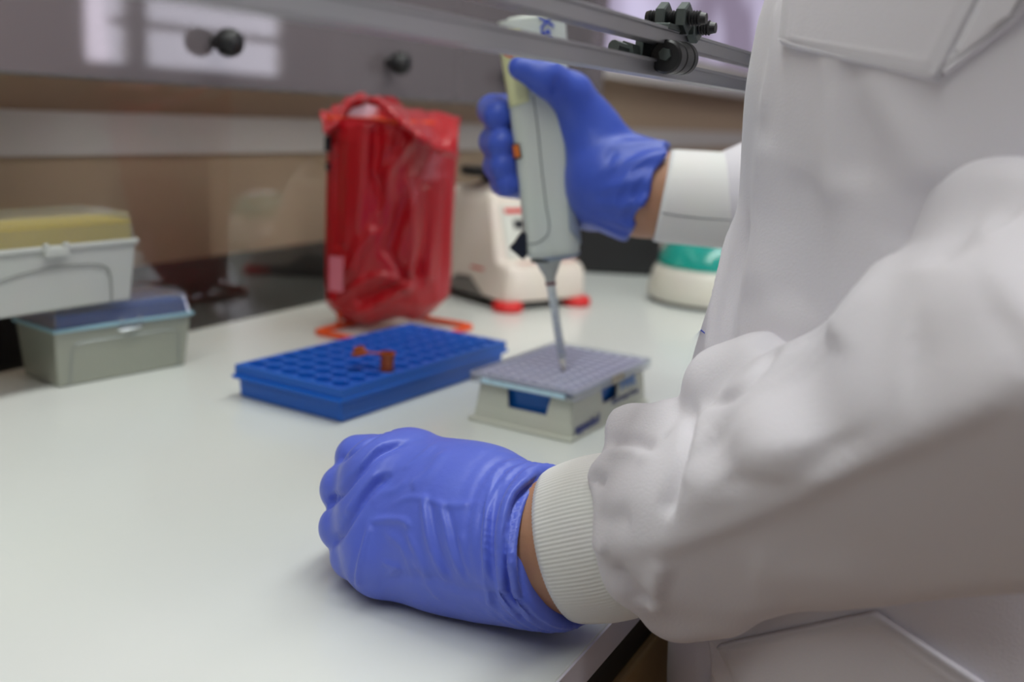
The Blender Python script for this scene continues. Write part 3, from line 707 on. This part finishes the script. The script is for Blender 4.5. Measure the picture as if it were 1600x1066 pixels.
# nose, cone, lever
cone = [(-.0225, .0042), (-.018, .0046), (-.006, .0105), (-.001, .0145), (.001, .0150)]
def plathe(pr, u0, v0, m, nm, s0=0, tilt=(0, 0), n=28):
    V = []; F = []
    for s, r in pr:
        for k in range(n):
            a = 2*math.pi*k/n; V.append(P3(u0+tilt[0]*s+r*math.cos(a), v0+tilt[1]*s+r*math.sin(a), s0+s))
    for i in range(len(pr)-1):
        for k in range(n): k2 = (k+1) % n; F.append((i*n+k, i*n+k2, (i+1)*n+k2, (i+1)*n+k))
    F.append(tuple(range(n))[::-1]); F.append(tuple(range((len(pr)-1)*n, len(pr)*n)))
    return autosmooth(wchild(MB().add(V, F), nm, m, pip), 50)
plathe(cone, -.004, 0, mat('mid pale grey plastic', srgb(176, 180, 176), .45), 'nose_cone')
plathe([(-.0245, .0044), (-.0222, .0044)], -.004, 0, mat('dark red ring', srgb(110, 30, 50), .4), 'tip_ring')
wchild(MB().add(*ploft([(-.0032, .0125, .0150), (-.0005, .0175, .0175), (.0005, .0180, .0180)], .6, 40, 0, .0045)), 'base_plate', M_pipd, pip)
lv = [pl(817, 360, -.010), pl(824, 366, -.010), pl(823, 398, -.010), pl(818, 406, -.010), pl(806, 396, -.010), pl(795, 387, -.010), pl(803, 379, -.010), pl(810, 368, -.010)]
V = [P3(u, v, s) for v in (-.016, -.004) for u, s in lv]; n = len(lv)
wchild(MB().add(V, [tuple(range(n)), tuple(range(2*n-1, n-1, -1))]+[(i, i+n, (i+1) % n+n, (i+1) % n) for i in range(n)]), 'ejector_lever', M_navy, pip, bevel=.0015)
wchild(MB().tube([P3(-.018, -.010, -.0015), P3(-.004, -.012, -.0025)], .0022, 8), 'lever_pin', M_navy, pip)
M_barrel = glassy('clear tip plastic', (.95, .97, .98), .2, body=.8, bodycol=srgb(222, 230, 232), boost=.5)
# combi tip: a separate thing pushed on to the pipette
TOPT = P3(-.004, 0, -.0245); ENDT = at(881, 581, float((np.array([-.335, .770, .045])-CAMP)@FWD)); ENDT[2] = .0408
ct = empty('pipette_tip', tuple(TOPT)); tag(ct, 'clear dispenser tip with blue scale pointing down from the pipette', 'tip')
dv = ENDT-TOPT
wchild(MB().tube([TOPT, TOPT+dv*.05, TOPT+dv*.85, TOPT+dv*.86, ENDT], [.0040, .0036, .0034, .0022, .0014], 18), 'barrel', M_barrel, ct, smooth=True)
wchild(MB().tube([TOPT+dv*.02, TOPT+dv*.50, TOPT+dv*.80], [.0026, .0022, .0016], 12), 'plunger', mat('pale blue plunger', srgb(150, 180, 200), .4), ct, smooth=True)
wchild(MB().tube([TOPT+dv*.84, ENDT], [.0030, .0020], 14), 'outlet', M_white, ct, smooth=True)
for k in range(11):
    p = TOPT+dv*(.12+.065*k)-FWD*.0034+RIGHT*.0002
    wchild(MB().tube([p-RIGHT*(.0012 if k % 2 else .002), p+RIGHT*.0010], .00032, 5), 'scale_mark', M_inkb, ct)

# ------------------------------------------------------------------ the person: body, coat, gloves, cuffs
A = at
# near (left) hand
LW0, LW1 = A(905, 850, .487), A(838, 862, .503)
lh_lift = 0
def lhand(p, g=0.0):
    wr = cap(p, A(900, 852, .490), A(835, 856, .505), .0345+g, .0350+g)
    d = cap(p, A(835, 852, .508), A(735, 822, .528), .0345+g, .0375+g)
    d = smin(d, cap(p, A(740, 842, .522), A(640, 846, .538), .0325+g, .025+g), .02)
    d = smin(d, cap(p, A(735, 795, .535), A(650, 738, .553), .030+g, .020+g), .02)
    d = smin(d, wr, .012)
    # knuckles (index at the top, little finger at the bottom)
    K = [A(642, 722, .556), A(603, 752, .545), A(590, 808, .536), A(600, 868, .530)]; kr = [.0165, .0185, .0185, .0165]
    Pp = [A(560, 716, .566), A(540, 764, .556), A(536, 824, .546), A(554, 868, .538)]; pr = [.0125, .0135, .0125, .0125]
    Q = [A(575, 755, .590), A(560, 800, .583), A(556, 850, .573), A(575, 880, .562)]
    T = [A(625, 770, .588), A(620, 815, .580), A(615, 855, .572), A(620, 880, .562)]
    for i in range(3): d = smin(d, cap(p, K[i], K[i+1], kr[i]+g, kr[i+1]+g), .008)
    d = smin(d, cap(p, A(730, 830, .535), K[1], .034+g, kr[1]+g), .02)
    d = smin(d, cap(p, A(730, 850, .530), K[3], .032+g, kr[3]+g), .02)
    for i in range(4):
        f = cap(p, K[i], Pp[i], kr[i]-.001+g, pr[i]+g)
        f = np.minimum(f, cap(p, Pp[i], Q[i], pr[i]+g, pr[i]-.001+g)); f = np.minimum(f, cap(p, Q[i], T[i], pr[i]-.001+g, .0085+g))
        d = smin(d, f, .0035)
    th = np.minimum(cap(p, A(760, 770, .565), A(690, 745, .590), .018+g, .0135+g), cap(p, A(690, 745, .590), A(630, 755, .600), .0135+g, .0095+g))
    d = smin(d, th, .008)
    return d
def lglove(p):
    d = lhand(p, .0006)
    # open bunched end of the glove
    c = A(882, 860, .4955); ax = A(905, 850, .487)-A(838, 862, .503); ax = ax/np.linalg.norm(ax)
    s = (p-c)@ax
    flare = cap(p, A(800, 853, .511), A(865, 856, .4975), .0355, .0375)
    rip = .0010*np.sin(s*900+2.0*np.sin((p@UP)*60))*np.clip((s+.030)/.02, 0, 1)
    d = smin(d, flare, .010)-rip
    n2 = (p-c)@(ax+UP*.02)
    d = smax(d, n2-.0005, .002)
    return smax(d, .0008-p[:, 2], .004)
def build_sdf(name, fn, lo, hi, res, m, parent, folds=(), smooth_it=2, world=True):
    V, F = surf_net(fn, lo, hi, res)
    for _ in range(smooth_it): V = laplace(V, F)
    if folds:
        N = grad(fn, V)
        for f in folds: fold(V, N, fn, *f)
        V = laplace(V, F, .3)
    return mesh_obj(name, V, F, m, parent, world=world)
def laplace(V, F, k=.5):
    E = np.concatenate([F[:, [0, 1]], F[:, [1, 2]], F[:, [2, 3]], F[:, [3, 0]]]); acc = np.zeros_like(V); cnt = np.zeros(len(V))
    for a, b in ((0, 1), (1, 0)):
        for c in range(3): acc[:, c] += np.bincount(E[:, a], V[E[:, b], c], len(V))
        cnt += np.bincount(E[:, a], minlength=len(V))
    return V+(acc/np.maximum(cnt, 1)[:, None]-V)*k

person = empty('person', (.02, .58, -.90)); tag(person, 'person in a white lab coat and blue gloves working at the bench', 'person')
# far (right) hand
def rhand(p, g=0.0):
    d = cap(p, A(1110, 312, .800), A(1010, 303, .803), .033+g, .034+g)
    d = smin(d, cap(p, A(1010, 303, .803), A(950, 284, .812), .0325+g, .032+g), .02)
    d = smin(d, cap(p, A(955, 275, .808), A(915, 200, .812), .028+g, .021+g), .018)          # thumb side
    d = smin(d, cap(p, A(966, 296, .825), A(927, 304, .838), .031+g, .023+g), .018)          # heel
    d = smin(d, cap(p, A(938, 235, .832), A(922, 312, .845), .025+g, .021+g), .02)
    d = smin(d, cap(p, A(900, 225, .860), A(890, 310, .868), .016+g, .014+g), .02)           # palm behind the pipette
    th = smin(cap(p, A(922, 200, .808), A(893, 148, .795), .0205+g, .0160+g), cap(p, A(893, 148, .795), A(852, 121, .778), .0158+g, .0130+g), .006)
    th = smin(th, cap(p, A(852, 121, .778), A(812, 106, .773), .0130+g, .0085+g, ), .005)
    d = smin(d, th, .014)
    K = [A(885, 192, .868), A(882, 228, .874), A(882, 263, .876), A(884, 296, .876)]
    Pp = [A(792, 172, .868), A(790, 222, .874), A(795, 260, .872), A(802, 290, .868)]
    Q = [A(770, 172, .842), A(772, 221, .842), A(777, 259, .842), A(786, 287, .842)]
    T = [A(779, 180, .818), A(784, 225, .818), A(787, 259, .820), A(795, 288, .822)]
    rr = [.0128, .0125, .0118, .0105]
    for i in range(4):
        f = cap(p, K[i], Pp[i], rr[i]+.002+g, rr[i]+g); f = np.minimum(f, cap(p, Pp[i], Q[i], rr[i]+g, rr[i]+g)); f = np.minimum(f, cap(p, Q[i], T[i], rr[i]+g, rr[i]-.0006+g))
        d = smin(d, f, .004)
    return d
def rglove(p):
    d = rhand(p, .0005); c = A(1012, 300, .803); ax = A(1110, 312, .800)-A(1010, 303, .803); ax /= np.linalg.norm(ax)
    s = (p-c)@ax; h = (p-c)@UP
    flare = cap(p, A(960, 290, .812), A(1022, 300, .802), .0335, .0375)
    ang = np.arctan2(h, (p-c)@FWD)
    d = smin(d, flare, .012)-.0012*np.sin(ang*13+s*60)*np.clip((s+.045)/.035, 0, 1)
    n2 = (p-c)@(ax-UP*.34)+.000+.0020*np.sin(ang*7)
    return smax(d, n2, .002)
# coat torso
zs = [-.60, -.3, -.108, .0, .076, .113, .16, .212, .267, .32, .45]
cxs = [-.010, -.008, -.009, -.016, -.021, -.020, -.013, -.004, -.002, .002, .015]
def torso(p, g=0.0):
    z = p[:, 2]; cx = np.interp(z, zs, cxs)+.002*np.sin(z*40)
    a = np.interp(z, [-.6, -.2, .1, .3, .44, .54], [.142, .145, .140, .140, .125, .06])+g; b = np.interp(z, [-.6, -.2, .1, .3, .42, .50, .56], [.20, .175, .160, .186, .20, .14, .06])+g
    x = (p[:, 0]-cx)/a; y = (p[:, 1]-.58)/b
    r = (np.abs(x)**2.2+np.abs(y)**2.2)**(1/2.2); d = (r-1)*np.minimum(a, b)*.95
    return d
def coat_t(p):
    d = torso(p); d = smax(d, p[:, 2]-.52, .03); return smax(d, -.52-p[:, 2], .004)
KEEL_P = A(1050, 848, .433); KEEL_N = np.cross(A(1598, 606, .302)-KEEL_P, A(1300, 962, .418)-KEEL_P); KEEL_N /= np.linalg.norm(KEEL_N); KEEL_N *= -np.sign(KEEL_N@FWD)
def sleeveL(p):
    d = cap(p, A(965, 826, .490), A(1030, 820, .478), .0350, .0430)
    d = smin(d, cap(p, A(1030, 820, .478), A(1150, 800, .448), .0430, .0430), .015)
    d = smin(d, cap(p, A(1150, 800, .448), A(1300, 728, .412), .0430, .0485), .015)
    d = smin(d, cap(p, A(1300, 728, .412), A(1440, 660, .385), .0485, .0495), .015)
    d = smin(d, cap(p, A(1440, 672, .385), A(1620, 560, .350), .0460, .0540), .015)
    d = smin(d, cap(p, A(1300, 785, .422), A(1680, 690, .350), .0400, .0500), .015)
    d = smin(d, cap(p, A(1522, 305, .380), A(1620, 345, .350), .0185, .0200), .012)
    d = smin(d, cap(p, A(1522, 400, .385), A(1490, 520, .385), .0230, .0390), .012)
    up = cap(p, A(1850, 580, .335), np.array([.125, .43, .45]), .056, .060)
    d = smin(d, up, .012)
    # puffed lobes at the cuff and behind the forearm
    d = smin(d, cap(p, A(1000, 700, .487), A(1055, 690, .472), .021, .020), .006)
    d = smin(d, cap(p, A(1140, 610, .458), A(1190, 585, .445), .0215, .019), .006)
    d = smin(d, cap(p, A(948, 860, .480), A(1000, 860, .470), .010, .014), .008)
    d = smin(d, cap(p, A(1065, 955, .462), A(1130, 945, .452), .013, .014), .010)
    # the cloth hangs in a flat facet below the long crease
    for q0, q1 in ((A(1030, 842, .452), A(1200, 786, .402)), (A(1200, 786, .402), A(1300, 738, .373)), (A(1300, 738, .373), A(1600, 590, .318))): d = smin(d, cap(p, q0, q1, .011, .011), .035)
    dc = (p-A(985, 826, .487))@(A(1300, 738, .41)-A(985, 826, .487))/.115
    d = smax(d, (p-KEEL_P)@KEEL_N-.005-.018*np.clip(1-dc/.10, 0, 1)**1.5, .005)
    c = A(985, 826, .487); ax = A(1030, 818, .478)-A(940, 835, .492); ax /= np.linalg.norm(ax)
    ang = np.arctan2((p-c)@UP, (p-c)@FWD)
    s = (p-c)@ax
    d = d-.0016*np.sin(ang*9+s*80)*np.clip(1-s/.05, 0, 1)
    return smax(d, -(s-.002*np.sin(ang*5)), .005)
def sleeveR(p):
    d = cap(p, A(1150, 312, .795), A(1200, 310, .800), .036, .044)
    e = np.array([.03, .80, .13]); d = smin(d, cap(p, A(1200, 310, .80), e, .044, .058), .02)
    d = smin(d, cap(p, e, np.array([.03, .72, .44]), .058, .068), .02)
    return d
def bodyf(p):
    d = torso(p, -.02); d = smax(d, p[:, 2]-.50, .03); d = smax(d, -.12-p[:, 2], .03)
    d = smin(d, cap(p, (.03, .74, .45), (.03, .80, .13), .045, .040), .03); d = smin(d, cap(p, (.03, .80, .13), A(1120, 312, .80), .040, .030), .02)
    d = smin(d, cap(p, A(1120, 312, .80), A(990, 302, .804), .0305, .0325), .01)
    d = smin(d, cap(p, (.105, .43, .45), A(1740, 585, .350), .045, .034), .03); d = smin(d, cap(p, A(1740, 585, .350), A(960, 842, .494), .030, .024), .02)
    d = smin(d, cap(p, A(930, 848, .490), A(845, 857, .503), .0325, .0345), .008)
    d = smin(d, cap(p, (.015, .58, .48), (.0, .58, .60), .050, .048), .03)
    d = smin(d, ell(p, (-.01, .58, .70), np.eye(3), (.098, .076, .118)), .02)                      # head
    d = smin(d, cap(p, (-.035, .58, .64), (-.065, .58, .615), .050, .030), .02)                    # jaw and chin
    d = smin(d, cap(p, (-.103, .58, .70), (-.122, .58, .672), .007, .011), .008)                   # nose
    for sg in (-1, 1):
        d = smin(d, cap(p, (.0, .58+sg*.077, .70), (.004, .58+sg*.082, .672), .013, .009), .004)    # ears
        d = smin(d, cap(p, (-.098, .58+sg*.045, .725), (-.104, .58+sg*.018, .722), .007, .006), .008)  # brow
        d = smax(d, -ell(p, (-.118, .58+sg*.033, .700), np.eye(3), (.016, .016, .011)), .008)
        d = smin(d, cap(p, (.0, .58+sg*.085, -.10), (.0, .58+sg*.090, -.45), .085, .060), .03)
        d = smin(d, cap(p, (.0, .58+sg*.090, -.45), (.03, .58+sg*.095, -.83), .055, .036), .02)
        d = smin(d, cap(p, (.03, .58+sg*.095, -.855), (-.13, .58+sg*.115, -.868), .036, .026), .01)
    d = smin(d, cap(p, (-.102, .562, .640), (-.102, .598, .640), .006, .006), .004)
    return d
def bodyf2(p): return smin(smin(bodyf(p), lhand(p, -.0035), .004), rhand(p, -.003), .004)
build_sdf('body', bodyf2, (-.42, .28, -.905), (.20, .94, .83), .0052, M_skin, person, smooth_it=3)
lg_folds = []
for pts, w_, a_ in [
    ([(777, 727), (762, 788), (757, 847), (760, 910), (769, 970)], .0012, .0011),
    ([(790, 728), (772, 790), (768, 850), (772, 925), (784, 972)], .0012, -.0008),
    ([(841, 736), (808, 762), (792, 791), (784, 847), (787, 922), (808, 966)], .0016, .0022),
    ([(848, 744), (815, 772), (800, 805), (792, 860), (797, 925), (822, 975)], .0013, -.0022),
    ([(867, 745), (825, 768), (810, 798), (801, 847), (802, 896), (814, 939), (841, 982)], .0016, .0022),
    ([(873, 748), (838, 770), (820, 800), (811, 850), (812, 900), (826, 950)], .0013, -.0020),
    ([(662, 770), (666, 812), (676, 860), (703, 919)], .0016, .0012), ([(669, 770), (674, 812), (685, 860), (712, 919)], .0016, -.0010),
    ([(688, 785), (697, 821), (707, 863), (728, 915)], .0014, .0010), ([(695, 785), (704, 821), (715, 863), (735, 915)], .0014, -.0008),
    ([(636, 830), (655, 870), (672, 910)], .0014, .0010), ([(610, 790), (640, 778), (665, 780), (700, 790), (752, 785)], .0013, .0006),
    ([(578, 816), (605, 812), (631, 814), (643, 826)], .0012, .0010), ([(597, 879), (612, 884), (622, 889), (604, 900)], .0010, .0009),
    ([(640, 745), (620, 765), (596, 772), (575, 790)], .0014, .0005), ([(685, 690), (655, 715), (628, 735)], .0013, .0005),
    ([(579, 816), (569, 850), (560, 890), (558, 922)], .0013, .0012), ([(572, 816), (562, 850), (552, 890), (550, 916)], .0014, -.0010),
    ([(612, 672), (590, 678), (560, 697), (530, 724)], .0017, -.0022), ([(640, 690), (595, 705), (560, 740), (525, 778), (507, 797)], .0018, -.0028),
    ([(615, 740), (585, 760), (555, 800), (535, 830), (517, 853)], .0018, -.0026), ([(600, 690), (572, 720), (545, 760)], .0018, .0012),
    ([(595, 735), (565, 770), (540, 810)], .0018, .0012), ([(700, 700), (670, 740), (640, 765)], .003, .0010),
    ([(600, 905), (660, 900), (720, 920), (780, 930)], .0020, -.0008), ([(640, 860), (665, 905), (690, 940)], .0016, .0008),
    ([(720, 830), (724, 870), (738, 905)], .0014, .0007), ([(600, 830), (625, 850), (640, 880), (645, 910)], .0015, .0007)]:
    lg_folds.append((pts, w_, a_*1.35))
coat = empty('_', (0, 0, 0)); bpy.data.objects.remove(coat)
build_sdf('left_glove', lglove, (-.42, .33, -.002), (-.14, .66, .12), .00125, M_glove, person, lg_folds)
rg_folds = [([(1022, 240), (990, 262), (965, 300), (955, 335)], .002, .0015), ([(1025, 255), (1000, 290), (985, 330), (975, 355)], .002, -.0018), ([(1005, 235), (975, 250), (945, 290), (935, 320)], .002, -.0012),
    ([(1015, 300), (1000, 330), (985, 362)], .0018, .0016), ([(870, 118), (868, 135), (866, 150)], .0018, -.0010), ([(1005, 310), (975, 325), (955, 345)], .0018, .0010), ([(960, 225), (950, 260), (930, 300)], .0025, -.0010)]
build_sdf('right_glove', rglove, (-.48, .66, .09), (-.22, .90, .34), .0016, M_glove2, person, rg_folds)
# knitted and plain cuffs
def cuff(name, p0, p1, r0, r1, m, ribs, amp, thick=.0015, n=None, bulge=.0, tilt0=(0, 0), rows=14):
    p0 = np.array(p0); p1 = np.array(p1); ax = (p1-p0)/np.linalg.norm(p1-p0); u = UP-ax*(UP@ax); u /= np.linalg.norm(u); v = np.cross(ax, u)
    n = n or max(64, ribs*4); V = []; F = []; L_ = np.linalg.norm(p1-p0)
    for j in range(rows+1):
        t = j/rows; c = p0+(p1-p0)*t; r = r0+(r1-r0)*t+bulge*math.sin(math.pi*t); 
        if j == 0: r -= .0006
        for k in range(n):
            a = 2*math.pi*k/n; rr = r+amp*(.5+.5*math.cos(a*ribs)) if ribs else r
            sh = (tilt0[0]*math.cos(a)+tilt0[1]*math.sin(a))*(1-t)*r
            V.append(c+ax*sh+(u*math.cos(a)+v*math.sin(a))*rr)
    for j in range(rows):
        for k in range(n): k2 = (k+1) % n; F.append((j*n+k, j*n+k2, (j+1)*n+k2, (j+1)*n+k))
    o = mesh_obj(name, V, F, m, person, world=True); sd = o.modifiers.new('solid', 'SOLIDIFY'); sd.thickness = thick; sd.offset = -1; return o
cuff('knit_cuff', A(882, 852, .4975), A(1000, 828, .483), .0368, .0375, M_knit, 120, .0006, bulge=.002, tilt0=(0, 0))
cuff('knit_cuff', A(1034, 306, .802), A(1160, 316, .796), .0363, .0375, M_knit, 0, 0, n=80, tilt0=(.10, 0))
_c0 = A(1034, 306, .802); _ca = A(1160, 316, .796)-_c0; _ca /= np.linalg.norm(_ca); _cu = UP-_ca*(UP@_ca); _cu /= np.linalg.norm(_cu); _cv = np.cross(_ca, _cu); _cv *= -np.sign(_cv@FWD)
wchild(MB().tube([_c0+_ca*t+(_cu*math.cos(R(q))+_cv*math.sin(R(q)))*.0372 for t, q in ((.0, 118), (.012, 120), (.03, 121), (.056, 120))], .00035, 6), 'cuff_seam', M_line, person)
# coat
cf = [([(1300, 60), (1305, 140), (1303, 240), (1300, 340)], .006, .0035), ([(1325, 80), (1330, 180), (1335, 300)], .008, -.0035), ([(1330, 95), (1380, 160), (1430, 230), (1460, 300)], .007, .0035),
      ([(1150, 330), (1128, 420), (1112, 500), (1103, 590)], .0035, .0025), ([(1175, 330), (1150, 420), (1135, 500), (1125, 600)], .006, -.0045), ([(1215, 0), (1210, 80), (1190, 200)], .004, .002),
      ([(1200, 200), (1190, 330), (1180, 480)], .010, .003), ([(1260, 260), (1250, 380), (1230, 500)], .010, -.003), ([(1115, 985), (1122, 1030), (1120, 1066)], .002, .004), ([(1095, 985), (1100, 1066)], .003, -.006),
      ([(1390, 10), (1430, 50), (1500, 70)], .01, .003), ([(1250, 1010), (1330, 1060)], .006, .002), ([(1510, 300), (1450, 420)], .012, -.004)]
build_sdf('lab_coat', coat_t, (-.20, .35, -.53), (.18, .80, .56), .0034, M_coat, person, cf, smooth_it=2)
sf = [([(930, 862), (1050, 848), (1200, 790), (1300, 742), (1400, 695), (1500, 650), (1600, 606)], .0040, .0022),
      ([(1082, 632), (1072, 690), (1050, 760), (1032, 815)], .0026, -.0055), ([(1098, 640), (1088, 700), (1068, 770)], .004, .002),
      ([(1218, 522), (1185, 575), (1145, 615), (1100, 628)], .0026, -.0040), ([(945, 690), (985, 688), (1022, 700)], .0024, -.0035), ([(950, 706), (985, 706), (1020, 716)], .0024, .002),
      ([(1045, 672), (1020, 700), (990, 712)], .002, -.002), ([(918, 742), (932, 752), (945, 752)], .0024, -.004), ([(920, 800), (950, 812), (985, 808)], .004, -.003), ([(915, 850), (935, 855), (950, 860)], .003, .003),
      ([(1245, 540), (1250, 620), (1285, 690), (1330, 730)], .011, -.0060), ([(1105, 670), (1125, 730), (1165, 775)], .008, -.0040), ([(1175, 620), (1200, 700), (1230, 760)], .012, .0016),
      ([(955, 880), (985, 915), (1012, 950)], .0035, -.0050), ([(1035, 870), (1022, 920), (1015, 965)], .003, .0035), ([(1010, 930), (1014, 960)], .002, -.004),
      ([(1600, 330), (1540, 310), (1500, 340), (1440, 420)], .009, -.0060), ([(1430, 330), (1400, 400), (1350, 470), (1290, 540)], .009, .0050), ([(1330, 420), (1290, 480), (1250, 540)], .008, -.003),
      ([(1160, 880), (1260, 900), (1380, 900)], .010, .002), ([(1400, 560), (1480, 540), (1600, 480)], .012, -.003)]
build_sdf('left_sleeve', sleeveL, (-.26, .22, -.005), (.19, .56, .55), .0026, M_coat, person, sf, smooth_it=2)
build_sdf('right_sleeve', sleeveR, (-.26, .62, .05), (.12, .90, .53), .004, M_coat, person)
# pockets stitched on the coat: thin cloth wrapped on the torso
def pocket(name, corners, n=26, off=.0018):
    q = np.array(corners, float); V = []; F = []
    g = np.linspace(0, 1, n+1); PX_, PY_ = [], []
    for i in range(n+1):
        for j in range(n+1):
            a, b_ = g[j], g[i]; p = (q[0]*(1-a)+q[1]*a)*(1-b_)+(q[3]*(1-a)+q[2]*a)*b_; PX_.append(p[0]); PY_.append(p[1])
    P, ok = march(coat_t, PX_, PY_); N = grad(coat_t, P)
    edge = np.array([min(i, n-i, j, n-j) for i in range(n+1) for j in range(n+1)])
    V = P+N*(off+.0012*(edge <= 0)+.0006*(edge == 2)-.0004*(edge == 1))[:, None]
    for i in range(n):
        for j in range(n): k = i*(n+1)+j; F.append((k, k+1, k+n+2, k+n+1))
    o = mesh_obj(name, V, F, M_coat, person, world=True); sd = o.modifiers.new('solid', 'SOLIDIFY'); sd.thickness = .003; sd.offset = 0; return o
pocket('breast_pocket', [(1243, -40), (1590, -120), (1466, 124), (1230, 68)])
pocket('breast_pocket_flap', [(1466, 124), (1590, -120), (1640, -60), (1590, 26)], off=.0016)
pocket('side_pocket', [(1130, 1008), (1370, 955), (1560, 1082), (1180, 1110)])
P, ok = march(coat_t, [1086, 1099, 1108], [532, 517, 524]); N = grad(coat_t, P)
wchild(MB().tube([tuple(p+n_*.0012) for p, n_ in zip(P, N)], .00035, 5), 'pen_mark', M_inkb, person)
# trousers and hair
def trou(p):
    d = np.full(len(p), 9.0)
    for sg in (-1, 1):
        d = smin(d, cap(p, (.0, .58+sg*.085, -.10), (.0, .58+sg*.090, -.45), .097, .074), .02); d = smin(d, cap(p, (.0, .58+sg*.090, -.45), (.03, .58+sg*.095, -.80), .072, .062), .02)
    return smax(smax(d, p[:, 2]+.06, .01), -.835-p[:, 2], .01)
build_sdf('trousers', trou, (-.14, .36, -.86), (.14, .80, -.02), .008, M_trou, person)
def shoe(sg):
    def f(p):
        d = cap(p, (.045, .58+sg*.095, -.862), (-.13, .58+sg*.115, -.868), .046, .038); return smax(d, -.8985-p[:, 2], .006)
    return f
for sg in (-1, 1): build_sdf('shoe', shoe(sg), (-.20, .58+sg*.105-.07, -.905), (.12, .58+sg*.105+.07, -.80), .006, M_black, person)
def hair(p):
    d = ell(p, (.008, .58, .715), np.eye(3), (.108, .086, .122)); d = smax(d, -(cap(p, (-.16, .58, .66), (-.10, .58, .66), .11, .085)), .01); return smax(d, .60-p[:, 2], .02)
build_sdf('hair', hair, (-.13, .47, .58), (.14, .69, .86), .006, M_hair, person)
